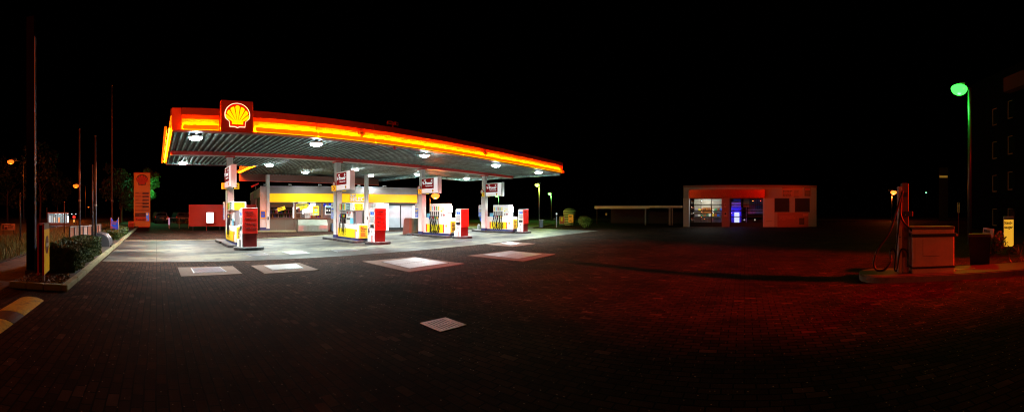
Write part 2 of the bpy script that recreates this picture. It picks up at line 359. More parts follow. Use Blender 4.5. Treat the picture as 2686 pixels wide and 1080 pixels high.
def lamp(kind, name, loc, power, col, size=.3, rot=None, spot=None, blend=.5, target=None):
    l = bpy.data.lights.new(name, kind); l.energy = power; l.color = col
    if kind == 'AREA': l.shape = 'DISK'; l.size = size
    elif kind == 'SPOT': l.shadow_soft_size = size; l.spot_size = spot; l.spot_blend = blend
    else: l.shadow_soft_size = size
    o = bpy.data.objects.new(name, l); COL.objects.link(o); o.location = loc
    if target is not None: o.rotation_euler = (Vector(target)-Vector(loc)).to_track_quat('-Z', 'Y').to_euler()
    elif rot: o.rotation_euler = rot
    return o

# =====================================================================
# SETTING
# =====================================================================
def struct(name, mb, m, **k): return tag(mb.build(name, m, **k), kind='structure')
def sheet(pts, z, mi=0): return MB()._add([(p[0], p[1], z) for p in pts], [tuple(range(len(pts)))], mi)
struct('ground', sheet([(-400,-300),(400,-300),(400,500),(-400,500)], -0.02), M['soil'])
struct('paving', sheet([(-1.8,-40),(60,-40),(60,24),(30,30),(22,30),(-1.8,38)], 0.0), M['paver'])
struct('driveway', sheet([(-7.5,-12),(-1.8,-12),(-1.8,7.2),(-3.05,7.3),(-3.05,6.5),(-7.5,6.5)], 0.0), M['paver'])
struct('concrete_slab', sheet([(-1.72,11.75),(28.0,11.5),(29.4,19.6),(24.5,23.2),(14,23.6),(9.8,21.7),(6,20.5),(-1.72,20.4)], 0.004), M['slab'])
# pale edging setts along the back of the slab
mb = MB()
back = [Vector(p) for p in [(-1.72,20.4,0),(6,20.5,0),(9.8,21.7,0),(14,23.6,0)]]
for a, b in zip(back, back[1:]):
    n = max(1, int((b-a).length)); d = (b-a)/n; nn = Vector((-d.y, d.x, 0)).normalized()*.14
    for i in range(n):
        p, q = a+d*(i+.015), a+d*(i+.985); mb._add([p, q, q+nn, p+nn, p+Vector((0,0,.02)), q+Vector((0,0,.02)), q+nn+Vector((0,0,.02)), p+nn+Vector((0,0,.02))], [(4,5,6,7),(0,1,5,4),(3,2,6,7),(0,3,7,4),(1,2,6,5)])
struct('slab_edging', mb, M['kerb'])
struct('planting_bed', MB().poly([(-3.0,7.35),(-1.9,7.35),(-1.9,36),(-3.0,36)], 0, .10), M['soil'])
struct('footpath', sheet([(-4.6,6.5),(-3.05,6.5),(-3.05,60),(-4.6,60)], 0.012), M['flag'])
struct('verge', MB().poly([(-8.0,4),(-4.6,4),(-4.6,60),(-8.0,60)], -.01, .04), M['soil'])
struct('road', sheet([(-17,-20),(-8.05,-20),(-8.05,200),(-17,200)], 0.0), M['road'])
struct('far_road', sheet([(-8,60.2),(60,60.2),(60,70),(-8,70)], 0.0), M['road'])
mb = MB(); y = 7.2
while y < 36:
    y2 = y+1.0; j = random.uniform(-.012, .012)
    mb.box(-1.89+j, -1.75+j, y+.008, y2-.008, 0, .13+random.uniform(-.008,.008), bev=.02); y = y2
for i in range(3): mb.box(-3.0+i*.375, -2.635+i*.375, 7.2, 7.34, 0, .13, bev=.02)
struct('kerb', mb, M['kerb'])
# far right low kerb with a grass strip
struct('lawn', MB().poly([(29.6,18.8),(36,20.5),(47,22.5),(48,40),(20,42),(22,24)], 0, .08), mat('dark_lawn', (0.04,0.09,0.02), .9, bump=1, scale=10))
mb = MB()
pts = [Vector(p) for p in [(20.5,24.3,0),(29.5,18.7,0),(36,20.4,0)]]
for a, b in zip(pts, pts[1:]):
    n = int((b-a).length/1.0); d = (b-a)/n; nn = Vector((-d.y,d.x,0)).normalized()*.12
    for i in range(n):
        p, q = a+d*(i+.01), a+d*(i+.99); up = Vector((0,0,.11))
        mb._add([p,q,q+nn,p+nn,p+up,q+up,q+nn+up,p+nn+up], [(4,5,6,7),(0,1,5,4),(3,2,6,7),(0,3,7,4),(1,2,6,5)])
struct('lawn_kerb', mb, M['kerb'])

# ---------- grass on the verge / dead leaves ----------
def scatter(name, region, n, h, m, z=.03, lean=.5, w=.012, label=None, cat='grass'):
    mb = MB(); rr = random.Random(hash(name) % 1 + 3)
    for i in range(n):
        x, yy = region(rr); a = rr.uniform(0, 2*PI); hh = h*rr.uniform(.35, 1.1); l = rr.uniform(0, lean)*hh; la = rr.uniform(0, 2*PI)
        dx, dy = math.cos(a)*w, math.sin(a)*w; tx, ty = math.cos(la)*l, math.sin(la)*l
        mb._add([(x-dx,yy-dy,z),(x+dx,yy+dy,z),(x+dx*.7+tx*.4,yy+dy*.7+ty*.4,z+hh*.6),(x+tx,yy+ty,z+hh),(x-dx*.7+tx*.4,yy-dy*.7+ty*.4,z+hh*.6)], [(0,1,2,3,4)])
    return tag(mb.build(name, m), label, cat, kind='stuff')
def vreg(rr):
    yy = 8 + 30*rr.random()**1.5
    return rr.uniform(-8.0, -4.65), yy
scatter('tall_grass', vreg, 15000, .42, M['grassblade'], w=.010, label='long dry grass on the verge between footpath and road')
def leafbed(rr): return rr.uniform(-2.95, -1.95), rr.uniform(7.4, 8.4)
scatter('leaf_litter', leafbed, 500, .05, M['litter'], z=.1, lean=3, w=.03, label='dead leaves on soil behind the kerb corner', cat='leaf litter')

# ---------- hedges ----------
def hedge(x0, x1, y0, y1, z0, z1, n, label, seed):
    t = thing('hedge', label, 'hedge', ((x0+x1)/2, (y0+y1)/2, 0), group='clipped hedges in the kerbside bed')
    cx, cy = (x0+x1)/2, (y0+y1)/2; rr = random.Random(seed)
    MB().box(x0-cx+.1, x1-cx-.1, y0-cy+.1, y1-cy-.1, z0, z1-.1).build('twig', M['dark'], t)
    mb = MB()
    for i in range(n):
        u, v, w_ = rr.random(), rr.random(), rr.random(); side = rr.random(); dd = rr.random()**2*.10
        px, py, pz = x0+(x1-x0)*u, y0+(y1-y0)*v, z0+(z1-z0)*w_
        if side < .35: pz = z1-dd+.05*math.sin(px*5+py*3)
        elif side < .62: px = x1-dd+.06*math.sin(py*4+pz*5)
        elif side < .8: py = y0+dd+.05*math.sin(px*7)
        elif side < .95: px = x0+dd
        else: py = y1-dd
        c = Vector((px-cx, py-cy, pz)); a = Vector((rr.gauss(0,1), rr.gauss(0,1), rr.gauss(0,1))).normalized(); b = a.cross(Vector((rr.gauss(0,1), rr.gauss(0,1), rr.gauss(0,1)))).normalized()
        s = rr.uniform(.018, .038)
        mb._add([c-a*s*1.5, c-b*s*.7, c+a*s*1.5, c+b*s*.7], [(0,1,2,3)])
    mb.build('foliage', M['leaf'], t)
hedge(-3.0, -1.98, 8.9, 13.3, .1, .68, 30000, 'long clipped hedge beside the yellow no entry sign', 1)
hedge(-3.0, -1.98, 19.2, 26.0, .1, .50, 16000, 'clipped hedge below the blue banner', 2)

def tree(name, loc, h, cr, n, label, seed, m='treeleaf', group=None, ls=.12, zc=None):
    t = thing(name, label, 'tree', loc, group=group); rr = random.Random(seed)
    zc = zc or h*.62
    tr = MB().tube([(0,0,0),(rr.uniform(-.1,.1),.05,h*.3),(rr.uniform(-.2,.2),0,h*.6),(0,.1,h*.85)], .16, 8, r2=.05)
    for k in range(6):
        a = rr.uniform(0, 2*PI); z = h*rr.uniform(.3, .6)
        tr.tube([(0,0,z),(math.cos(a)*cr*.4, math.sin(a)*cr*.4, z+cr*.4),(math.cos(a)*cr*.8, math.sin(a)*cr*.8, z+cr*.6)], .05, 6, r2=.015)
    tr.build('trunk', M['bark'], t)
    cl = []
    for k in range(26):
        d = Vector((rr.gauss(0,1), rr.gauss(0,1), rr.gauss(0,1))).normalized()*rr.random()**.4
        cl.append((Vector((d.x*cr, d.y*cr, zc + d.z*(h-zc))), rr.uniform(.22, .42)*cr))
    mb = MB()
    for i in range(n):
        c, r = rr.choice(cl); d = Vector((rr.gauss(0,1), rr.gauss(0,1), rr.gauss(0,.8))).normalized()*r*rr.uniform(.5, 1.1)
        p = c+d; a = Vector((rr.gauss(0,1), rr.gauss(0,1), rr.gauss(0,1))).normalized(); b = a.cross(Vector((rr.gauss(0,1), rr.gauss(0,1), rr.gauss(0,1)))).normalized(); s = ls*rr.uniform(.6, 1.3)
        mb._add([p-a*s, p-b*s*.6, p+a*s, p+b*s*.6], [(0,1,2,3)])
    mb.build('crown', M[m], t)
    return t

# =====================================================================
# FLUSH COVERS
# =====================================================================
def cover(label, outer, inner, platemat, z=0.004, cat='manhole cover', group=None, cross=False, sur='skin', name='tank_cover'):
    O = [gnd(*p) for p in outer] if outer else None; I = [gnd(*p) for p in inner]
    c = sum(I, Vector())/4
    t = thing(name, label, cat, (c.x, c.y, 0), group=group)
    def slabq(Q, z0, z1, nm, m):
        q = [(p.x-c.x, p.y-c.y) for p in Q]
        area = sum(q[i][0]*q[(i+1)%4][1]-q[(i+1)%4][0]*q[i][1] for i in range(4))
        if area < 0: q.reverse()
        return MB().poly(q, z0, z1).build(nm, m, t)
    if O: slabq(O, 0, z+.006, 'concrete_surround', M[sur])
    zz = z + (.012 if O else .006)
    if cross:
        mid = lambda a, b: (a+b)/2
        cc = sum(I, Vector())/4
        for k in range(4):
            a = I[k]; b = mid(I[k], I[(k+1)%4]); d = mid(I[k-1], I[k]); Q = [a, b, cc, d]; g = sum(Q, Vector())/4
            slabq([g+(p-g)*.965 for p in Q], z, zz+.004, 'cover_plate', M[platemat])
        slabq(I, z, zz, 'frame', M['darkgrey'])
    else:
        g = sum(I, Vector())/4
        slabq(I, z, zz, 'frame', M['steel']); slabq([g+(p-g)*.93 for p in I], z, zz+.004, 'cover_plate', M[platemat])
    return t
G1 = 'tank covers set in concrete frames in the paving'
cover('dark ribbed steel cover in pale concrete frame, leftmost in the brick paving', [(466,701.6),(611,698.3),(636,718.4),(475,725.5)], [(499.7,704),(577,700.8),(595,713.4),(508,717.6)], 'ribdark', group=G1)
cover('pale tread steel cover in concrete frame, second from left in the brick paving', [(658,697),(785,689.5),(837,708.3),(694.6,718.8)], [(692.5,697.4),(776.4,692),(796.5,704),(715.6,710)], 'tread', group=G1)
cover('large bright four panel steel cover nearest the camera in the brick paving', [(950.4,686),(1086.7,674.4),(1218.7,691.6),(1072,713.4)], [(1000.7,687.4),(1090.9,676),(1178,690.7),(1074,705)], 'tread', group=G1, cross=True)
cover('four panel steel cover to the right of the large bright one', [(1227,670.6),(1334,657.6),(1456.5,666.8),(1371.8,685.3)], [(1265,668.5),(1340,658.9),(1423,667.3),(1359,679.8)], 'tread', group=G1, cross=True)
cover('small far steel cover at the right end of the concrete slab edge', [(1275,641),(1340,633.5),(1403,639),(1345,647)], [(1312,638.5),(1338,635.4),(1370,638.9),(1340,642.5)], 'ribplate', group=G1)
G2 = 'dark covers set in the concrete slab'
cover('dark plate in the slab in front of the leftmost red terminal', None, [(638,666.4),(692.5,664),(709,669.4),(659,673.5)], 'darkgrey', .008, group=G2)
cover('shiny blue reflecting plate in the slab between the two left bays', None, [(738.6,661),(789,658),(814,665),(761.7,668.5)], 'ribplate', .008, group=G2)
cover('grey plate in the slab left of the second red terminal', None, [(868.6,656),(919,652.6),(944,657.6),(885,661)], 'darkgrey', .008, group=G2)
cover('small dark plate in the slab in front of the third red terminal', None, [(1187,631.8),(1214.7,629.5),(1241,632.3),(1216,635)], 'darkgrey', .008, group=G2)
# gully grating
I = [gnd(*p) for p in [(1095.9,848.8),(1166,834.5),(1227,850.9),(1161,869.8)]]
c = sum(I, Vector())/4
t = thing('drain_grating', 'rusty pink iron drain grating in the foreground paving', 'drain', (c.x, c.y, 0))
Mg = mat('gully_iron', (0.85, 0.60, 0.58), .38, metal=.85, var=.25, bump=.4, scale=14)
e1 = (I[1]-I[0]+I[2]-I[3])/2; e2 = (I[3]-I[0]+I[2]-I[1])/2; W, H = e1.length, e2.length
ang = math.atan2(e1.y, e1.x); q = Matrix.Rotation(ang, 3, 'Z')
def lb(mb, x0, x1, y0, y1, z0, z1, bev=.004):
    mb.box(x0, x1, y0, y1, z0, z1, bev=bev, rot=(q, (0,0,0))); return mb
fw = .045; fr = MB()
for a in ((-W/2,W/2,-H/2,-H/2+fw),(-W/2,W/2,H/2-fw,H/2),(-W/2,-W/2+fw,-H/2+fw,H/2-fw),(W/2-fw,W/2,-H/2+fw,H/2-fw)): lb(fr, *a, .001, .0105)
fr.build('frame', Mg, t)
lb(MB(), -W/2+fw, W/2-fw, -H/2+fw, H/2-fw, .001, .004).build('pit', M['black'], t)
gp = W-2*fw
for i in range(7):
    x = -gp/2 + gp*(i+.5)/7; lb(MB(), x-.016, x+.016, -H/2+fw, H/2-fw, .006, .009, bev=.001).build('bar', Mg, t)
lb(MB(), -gp/2, gp/2, -.012, .012, .0055, .0088).build('crossbar', Mg, t)

# =====================================================================
# CANOPY
# =====================================================================
ZC, YF, YB, XL, XR = 4.5, 13.65, 23.2, .58, 25.6
can = thing('canopy', 'large flat forecourt canopy with glowing orange and yellow fascia', 'canopy', (XL, YF, 0))
def cb(name, m, x0, x1, y0, y1, z0, z1, bev=0.0, par=None):
    return MB().box(x0-XL, x1-XL, y0-YF, y1-YF, z0, z1, bev=bev).build(name, m, par or can)
# corrugated ceiling (ribs run back to front)
def corrug(x0, x1, y0, y1, name):
    mb = MB(); n = int((x1-x0)/.262); p = (x1-x0)/n; prof = []
    for i in range(n):
        b = x0+i*p; prof += [(b, 0), (b+p*.28, 0), (b+p*.42, .11), (b+p*.86, .11)]
    prof.append((x1, 0)); k = int((y1-y0)/1.6)+1
    vs = []; fs = []; m_ = len(prof)
    for j in range(k+1):
        yy = y0+(y1-y0)*j/k
        for (x, z) in prof: vs.append((x-XL, yy-YF, ZC+z+.006*math.sin(x*1.3)))
    for j in range(k):
        for i in range(m_-1): fs.append((j*m_+i, (j+1)*m_+i, (j+1)*m_+i+1, j*m_+i+1))
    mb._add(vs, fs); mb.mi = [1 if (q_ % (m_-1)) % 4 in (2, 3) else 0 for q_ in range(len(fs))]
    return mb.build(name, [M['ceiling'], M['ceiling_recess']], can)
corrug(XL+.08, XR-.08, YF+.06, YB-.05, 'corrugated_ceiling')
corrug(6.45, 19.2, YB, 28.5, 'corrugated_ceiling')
cb('roof_deck', M['dark'], XL+.1, XR-.1, YF+.1, YB-.1, ZC+.16, 5.3)
cb('roof_deck', M['dark'], 6.5, 19.2, YB-.1, 28.5, ZC+.16, 5.1)
Mfas = mat('fascia_panel', (0.75, 0.30, 0.01), .45, var=.04)
Mtop = mat('fascia_top_band', (0.14, 0.006, 0.005), .4, var=.12)
Mbar = emit('light_bar_diffuser', (1.0, 0.15, 0.0), 1.0, (.3, .05, 0))
Mtube = emit('neon_tube', (1.0, 0.17, 0.001), 1900)
Mtube3 = emit('neon_tube_side', (1.0, 0.16, 0.001), 260)
Mtube2 = emit('neon_tube_lower', (1.0, 0.72, 0.004), 1.6)
Mredglow = mat('fascia_red_glow', (0.80, 0.035, 0.006), .45, var=.04)  # red colour paints the fading tube light at the panel top
def fascia_front(x0, x1, ends=(0, 0)):
    """one bay of the front fascia"""
    cb('fascia_panel', Mfas, x0+.006, x1-.006, YF-.02, YF+.05, ZC+.02, 4.965)
    cb('red_stripe', Mredglow, x0+.006, x1-.006, YF-.02, YF+.05, 4.967, 5.10)  # painted red end of the tube light falloff
    cb('top_band', Mtop, x0+.006, x1-.006, YF-.06, YF+.06, 5.105, 5.36)
def fascia_bar(x0, x1):
    lb_ = cb('light_bar', Mbar, x0+.004, x1-.004, YF-.24, YF-.14, 4.555, 4.715, bev=.03)
    cb('neon_tube', Mtube, x0+.05, x1-.05, YF-.068, YF-.045, 4.63, 4.665, par=None).parent = can
    cb('neon_tube', Mtube2, x0+.05, x1-.05, YF-.19, YF-.16, 4.535, 4.55)
LP0, LP1 = onY(577.5, 300, YF-.1).x, onY(661, 300, YF-.1).x
fascia_front(XL+.33, LP0-.02)
fascia_bar(XL+.36, LP0-.06)
xs = [LP1] + [6.2+2.73*i for i in range(7)] + [XR]
xs = [LP1, 6.2, 8.93, 11.66, 14.4, 17.13, 19.86, 22.6, XR]
for a, b in zip(xs, xs[1:]): fascia_front(a, b)
xs[0] += .12; xs[-1] -= .25
for a, b in zip(xs, xs[1:]): fascia_bar(a, b)
cb('corner_panel', mat('corner_red', (0.35, 0.03, 0.01), .4), XL-.02, XL+.32, YF-.03, YF+.05, ZC+.02, 5.36)
cb('end_cap', emit('end_cap_glow', (1.0, 0.05, 0.0), .8, (.5, .03, 0)), XR-.2, XR+.05, YF-.26, YF+.05, ZC-.01, 4.72, bev=.06)
cb('corner_post', Mtop, XR, XR+.06, YF-.1, YF+.1, 4.72, 5.36)
cb('lower_trim', mat('trim_red', (.5, .04, .02), .4), XL, XR, YF-.27, YF+.05, ZC-.02, ZC+.015)
# left end fascia
def fascia_left(x, y0, y1, n, nm='side'):
    for i in range(n):
        a = y0+(y1-y0)*i/n; b = y0+(y1-y0)*(i+1)/n
        cb('fascia_panel', Mfas, x-.02, x+.05, a+.006, b-.006, ZC+.02, 5.10)
        cb('top_band', Mtop, x-.06, x+.06, a+.006, b-.006, 5.105, 5.36)
        cb('light_bar', Mbar, x-.30, x-.20, a+.005, b-.005, 4.55, 4.715, bev=.03)
        cb('neon_tube', Mtube3, x-.13, x-.09, a+.05, b-.05, 4.60, 4.64)
fascia_left(XL, YF+.1, YB, 4)
fascia_left(6.4, YB+.1, 28.5, 2)
# rear and right edges
cb('rear_trim', M['ceiling'], XL, 6.4, YB-.05, YB+.04, ZC-.02, ZC+.2)
cb('rear_trim', M['ceiling'], 19.25, XR, YB-.05, YB+.04, ZC-.18, ZC+.2)
cb('rear_trim', Mtop, XL, 6.1, YB-.06, YB+.05, ZC-.06, ZC-.025)
cb('side_trim', M['ceiling'], XR-.08, XR, YF+.1, YB, ZC-.16, ZC+.2)
cb('side_trim', M['ceiling'], 19.2, 19.32, YB+.05, 28.5, ZC-.22, ZC+.2)
cb('rear_beam', mat('rusty_beam', (.20, .07, .05), .6, var=.4), 6.4, 19.2, 28.5, 28.7, 3.98, 4.62)
cb('rear_trim', mat('neon_red_trim', (.8, .05, .02), .4), 6.4, 19.2, 28.44, 28.5, 3.93, 3.975)
cb('roof_edge', M['dark'], XL+.05, XR, YB-.1, YB, ZC+.2, 5.3)
# centre beam
Mbeam = mat('red_beam', (0.70, 0.035, 0.025), .55, var=.25, scale=4, dirt=(.08, .04, .03), dirt_amt=.8)
cb('beam', Mbeam, XL+.1, XR-.1, 18.12, 18.48, 4.33, 4.52, bev=.01)
cb('beam_flange', M['colwhite'], XL+.1, XR-.1, 18.14, 18.46, 4.312, 4.328)
# logo box
lbx = cb('logo_box', mat('logo_box_red', (0.16, 0.012, 0.012), .35), LP0, LP1, YF-.28, YF+.1, 4.47, 5.63, bev=.015)
emblem(can, .84, emit('lit_red', (1, .004, 0), .95), emit('lit_yellow', (1, .86, 0), 1.0), (LP0+LP1)/2-XL, -.29, 5.07, ring=emit('halo', (1, .45, .25), 2.6), dep=.04)
# clearance discs
for px, py in ((956, 346), (1282, 399)):
    p = onY(px, py, YF-.3)
    e = MB().cyl((p.x-XL, -.06, p.z), .165, .03, 24, axis='y').build('clearance_sign', mat('clearance_red', (.5, .02, .01), .4), can)
    MB().cyl((0, 0, 0), .125, .01, 24, axis='y').build('sign_face', mat('clearance_yellow', (.75, .35, .02), .4), e, loc=(p.x-XL, -.07, p.z))
    textb('4,40m', .085, M['black'], e, p.x-XL, -.074, p.z-.03, align='CENTER')
# floodlights on the roof
p = onY(1030, 327, 14.4)
t = thing('floodlight', 'pair of small floodlights standing on the canopy roof', 'floodlight', (p.x, p.y, 5.3))
MB().box(-.03, .03, -.02, .02, 0, p.z-5.3+.02).build('bracket', M['pylonred'], t)
for s in (-1, 1):
    hd = MB().box(-.13, .13, -.08, .08, -.08, .08, bev=.02).build('lamp_head', mat('flood_housing', (.5, .06, .03), .4), t, loc=(s*.18, 0, p.z-5.3+.06), rz=s*.3)
    MB().box(-.09, .09, -.085, -.081, -.05, .05).build('glass', M['black'], hd)
# small red sensor under the front edge
p = onY(1035, 388, YF-.1)
t = thing('sensor', 'small red sensor hanging below the front fascia', 'sensor', (p.x, p.y, 4.48)); MB().cyl((0,0,-.12), .05, .12, 12, r2=.03).build('housing', M['red'], t); MB().box(-.09,.09,-.02,.02,-.08,-.05).build('arm', M['red'], t)

# columns
XC = [3.62, 9.61, 15.70, 21.94]
for i, X in enumerate(XC):
    c_ = bpy.data.objects.new('column', None); COL.objects.link(c_); c_.parent = can; c_.location = (X-XL, 18.3-YF, 0)
    MB().box(-.14, .14, -.14, .14, .12, 4.31, bev=.01).build('post', M['colwhite'], c_)
    # white cladding with pointed upper edge
    w = .175
    MB().fpoly([(-w,.12),(w,.12),(w,2.72),(0,2.45),(-w,2.72)], -w, -.143).build('cladding', M['white'], c_)
    o = MB().fpoly([(-w,.12),(w,.12),(w,2.72),(0,2.45),(-w,2.72)], -w-.002, -.143).build('cladding', M['white'], c_); o.rotation_euler = (0,0,-PI/2)
    MB().box(-w-.01, w+.01, -w-.012, w+.01, .12, .30).build('plinth', M['bluebase'], c_)
    MB().box(-.22, .22, -.22, .22, 4.25, 4.31).build('capital', Mbeam, c_)
XRC = [(702, 28.0), (961, 24.9)]
for x, Y in XRC:
    p = onY(x, 560, Y)
    c_ = bpy.data.objects.new('column', None); COL.objects.link(c_); c_.parent = can; c_.location = (p.x-XL, p.y-YF, 0)
    MB().box(-.13, .13, -.13, .13, .02, 4.42, bev=.01).build('post', M['colwhite'], c_)
    MB().box(-.14, .14, -.14, .14, .02, .22).build('plinth', M['bluebase'], c_)
    MB().box(-.05, .05, -.14, -.131, .9, 1.15).build('switch_plate', M['black'], c_)

# ceiling lights
Mdif = emit('lamp_diffuser', (.86, 1.0, .98), 80)
LC = (0.84, 1.0, 0.97)
rows = [(14.5, [1.51, 6.58, 12.6, 18.5, 23.6]), (22.2, [1.56, 6.88, 13.0, 18.6, 24.2]), (25.4, [10.65, 16.3])]
words_ = ['first', 'second', 'third', 'fourth', 'fifth']
first = None; li = 0
for r, (Y, xs_) in enumerate(rows):
    for k, X in enumerate(xs_):
        lab = ['round bright ceiling lamp in the front row under the canopy, %s from the left' % words_[k],
               'round bright ceiling lamp in the second row behind the red beam, %s from the left' % words_[k],
               'small ceiling lamp at the back over the shop front, %s' % ('left one' if k == 0 else 'right one by the column')][r]
        if first is None:
            first = thing('ceiling_light', lab, 'ceiling lamp', (X, Y, ZC), group='lamps under the canopy')
            MB().cyl((0,0,-.05), .27, .06, 24, r2=.29).build('frame', M['white'], first)
            MB().dome((0,0,-.045), .26, 20, 6, .42).build('diffuser', Mdif, first, smooth=True)
        else:
            copy_tree(first, loc=(X, Y, ZC), label=lab)
        a = lamp('SPOT', 'canopy_lamp', (X, Y, ZC-.26), 3000 if r < 2 else 650, LC, size=.2, spot=R(146), blend=.8)
        a.rotation_euler = (0, 0, 0)

# =====================================================================
# ISLANDS, COLUMN SIGNS, PUMPS, TERMINALS
# =====================================================================
XF = [3.40, 9.53, 15.62, 22.0]
ORD = ['leftmost', 'second', 'third', 'rightmost']
def rounded(x0, x1, y0, y1, r, n=6):
    P = []
    for cx, cy, a0 in ((x1-r, y1-r, 0), (x0+r, y1-r, 90), (x0+r, y0+r, 180), (x1-r, y0+r, 270)):
        for i in range(n+1):
            a = R(a0+90*i/n); P.append((cx+r*math.cos(a), cy+r*math.sin(a)))
    return P
def pad(X, Y, w, l, r, label, h=.12, name='island_pad'):
    t = thing(name, label, 'island', (X, Y, 0), group='low concrete pads under the canopy')
    MB().poly(rounded(-w/2, w/2, -l/2, l/2, r), .003, h-.02).build('edge', M['paddark'], t)
    MB().poly(rounded(-w/2+.015, w/2-.015, -l/2+.015, l/2-.015, r-.015), h-.02, h).build('top', M['pad'], t)
    return t
sign_names = ['1', '3', '5', '7']
for i in range(4):
    xf = XF[i]; o = ORD[i]; num = sign_names[i]
    pad(xf+.30, 18.65, 1.35, 1.5, .12, 'low black edged concrete pad under the %s front column' % o)
    pad(xf+.32, 16.85, 1.30, 2.0 if i < 2 else 2.4, .25, 'low black edged concrete pad under the %s fuel pump' % o)
    TX = [3.78, 10.1, 16.0, 22.4][i]
    pad(TX, 15.05, 1.28, 1.0, .48, 'rounded dark pad under the %s red payment terminal' % o)
    # --- illuminated sign box on the column: faces -X
    s = thing('column_sign', 'red and white boxed fuel sign on the column numbered %s' % num, 'sign', (xf-.06, 17.45, 2.70), -PI/2, group='boxed signs on the columns')
    Mw = emit('sign_white_%d' % i, (1, 1, 1), .5, (.8, .8, .8))
    # local x: -Y world (towards the terminal); box from x=-.75 to .75
    MB().box(-.72, .78, 0, .22, 0, 1.0, bev=.015).build('box', M['white'], s)
    MB().box(.79, .83, .03, .26, -.02, 1.02).build('side_rail', M['white'], s)
    MB().box(-.70, .42, -.012, -.001, .30, .93).build('red_panel', M['signdeep'], s)
    MB().box(-.70, .76, -.010, -.001, .04, .295).build('white_panel', Mw, s)
    MB().box(.425, .76, -.010, -.001, .30, .96).build('white_panel', Mw, s)
    Mlt = emit('sign_letter_%d' % i, (1, 1, 1), .9)
    textb('V-Power', .27, Mlt, s, -.64, -.02, .56, sx=1.0, bold=.003)
    text('Shell', .10, Mlt, s, -.50, -.02, .80); text('Performance Fuels', .085, Mlt, s, -.33, -.02, .43)
    MB().tube([(.24+.045*math.cos(a*PI/6), -.02, .80+.06*math.sin(a*PI/6)) for a in range(13)], .011, 6).build('ring_mark', Mlt, s)
    emblem(s, .15, M['red'], M['yellow'], .34, -.012, .15, name='small_emblem', dep=.008)
    MB().box(-.5, .3, .22, .36, .3, .7).build('bracket', M['grey'], s)
    # --- number plates: flank the column, face the camera
    for sd, lab in ((-1, 'left'), (1, 'right')):
        nx = XC[i] + sd*.32
        t = thing('number_plate', 'square yellow plate numbered %s on the %s side of its column' % (num if sd < 0 else str(int(num)+1), lab), 'sign', (nx, 18.16, 2.68), group='yellow bay number plates')
        MB().box(-.13, .13, -.02, .02, 0, .30, bev=.006).build('plate', emit('plate_yellow_%d%d' % (i, sd), (1, .62, 0), .35, (.8, .55, .01)), t)
        textb(num if sd < 0 else str(int(num)+1), .25, mat('digit_red', (.5, .01, .01), .4), t, 0, -.023, .06, align='CENTER', bold=.006, name='digit')
    # --- poster board on the far side of column, faces -X
    t = thing('poster_board', 'narrow white poster board with blue notice beside column %s' % num, 'poster', (xf-.02, 18.72, 1.15), -PI/2, group='narrow poster boards by the columns')
    MB().box(-.20, .20, 0, .05, 0, .90, bev=.01).build('board', M['white'], t)
    MB().box(-.17, .17, -.004, -.001, .04, .60).build('blue_sheet', M['blue'], t)
    mb = MB(); bars(mb, -.14, .13, .54, 3, .08, -.005, i); mb.build('yellow_print', M['yellow'], t)
    mb = MB(); bars(mb, -.14, .12, .28, 4, .05, -.005, i+4); mb.build('white_print', M['white'], t)
    mb = MB(); bars(mb, -.15, .10, .82, 2, .07, -.003, i+9); mb.build('dark_print', M['darkgrey'], t)
    # --- convex round mirror/disc on the column
    t = thing('wall_disc', 'small round red edged disc on the side of column %s' % num, 'sign', (XC[i]-.16, 18.38, 3.05), -PI/2, group='round discs on the columns')
    MB().cyl((0,-.03,0), .17, .03, 24, axis='y').build('rim', M['signred'], t); MB().cyl((0,-.04,0), .12, .01, 24, axis='y').build('face', M['white'], t)
    # --- payment terminal
    t = thing('payment_terminal', 'red payment terminal with white side, %s one under the canopy' % o, 'terminal', (TX, 15.0, .12), group='red payment terminals')
    MB().box(-.28, .29, -.155, .24, 0, .54, bev=.008).build('pedestal', M['darkred'], t)
    MB().box(-.31, .31, -.20, .22, .55, 1.58, bev=.012).build('red_panel', M['red'], t)
    MB().box(-.315, .315, -.205, .24, 1.582, 1.61, bev=.005).build('top_cap', M['white'], t)
    MB().box(-.345, -.312, -.16, .26, 0, 1.56, bev=.006).build('side_panel', M['white'], t)
    sc_ = MB().box(-.352, -.3455, -.11, .20, 1.26, 1.46).build('display', emit('screen_%d' % i, (.5, .75, 1), .5, (.05,.05,.1)), t)
    for yy in (-.07, .07): MB().box(-.356, -.353, yy-.045, yy+.045, 1.30, 1.41).build('screen', M['blue'], sc_)
    MB().box(-.350, -.3455, -.13, .22, .92, 1.22).build('recess', M['grey'], t)
    MB().box(-.42, -.3455, -.12, .20, .84, .90, bev=.01).build('shelf', M['white'], t)
    MB().box(-.352, -.3455, -.12, .20, .66, .82).build('receipt_slot', M['black'], t)
    MB().box(-.352, -.3455, .0, .12, .42, .56).build('sticker', M['grey'], t)
    MB().box(-.44, -.36, .0, .28, 0, .32, bev=.01).build('side_box', M['white'], t)
    if i < 2:
        mb = textb('V-Power', .095, M['black'], t, -.22, -.208, 1.40, bold=.003)
        text('Racing 100', .07, M['black'], t, -.16, -.208, 1.32)
        textb('Diesel', .095, M['black'], t, -.22, -.208, 1.14, bold=.003); text('FuelSave', .075, M['black'], t, .03, -.208, 1.14)
        textb('Super', .095, M['black'], t, -.22, -.208, .94, bold=.003); text('FuelSave', .075, M['black'], t, .03, -.208, .94); textb('95', .08, M['black'], t, .12, -.208, .86)
        textb('Super', .095, M['black'], t, -.22, -.208, .76, bold=.003); text('FuelSave', .075, M['black'], t, .03, -.208, .76); textb('E10', .08, M['black'], t, .10, -.208, .68)
    else:
        mb = MB(); bars(mb, -.20, .12, 1.42, 1, .06, -.2035, i, th=.7); mb.build('print', M['black'], t)

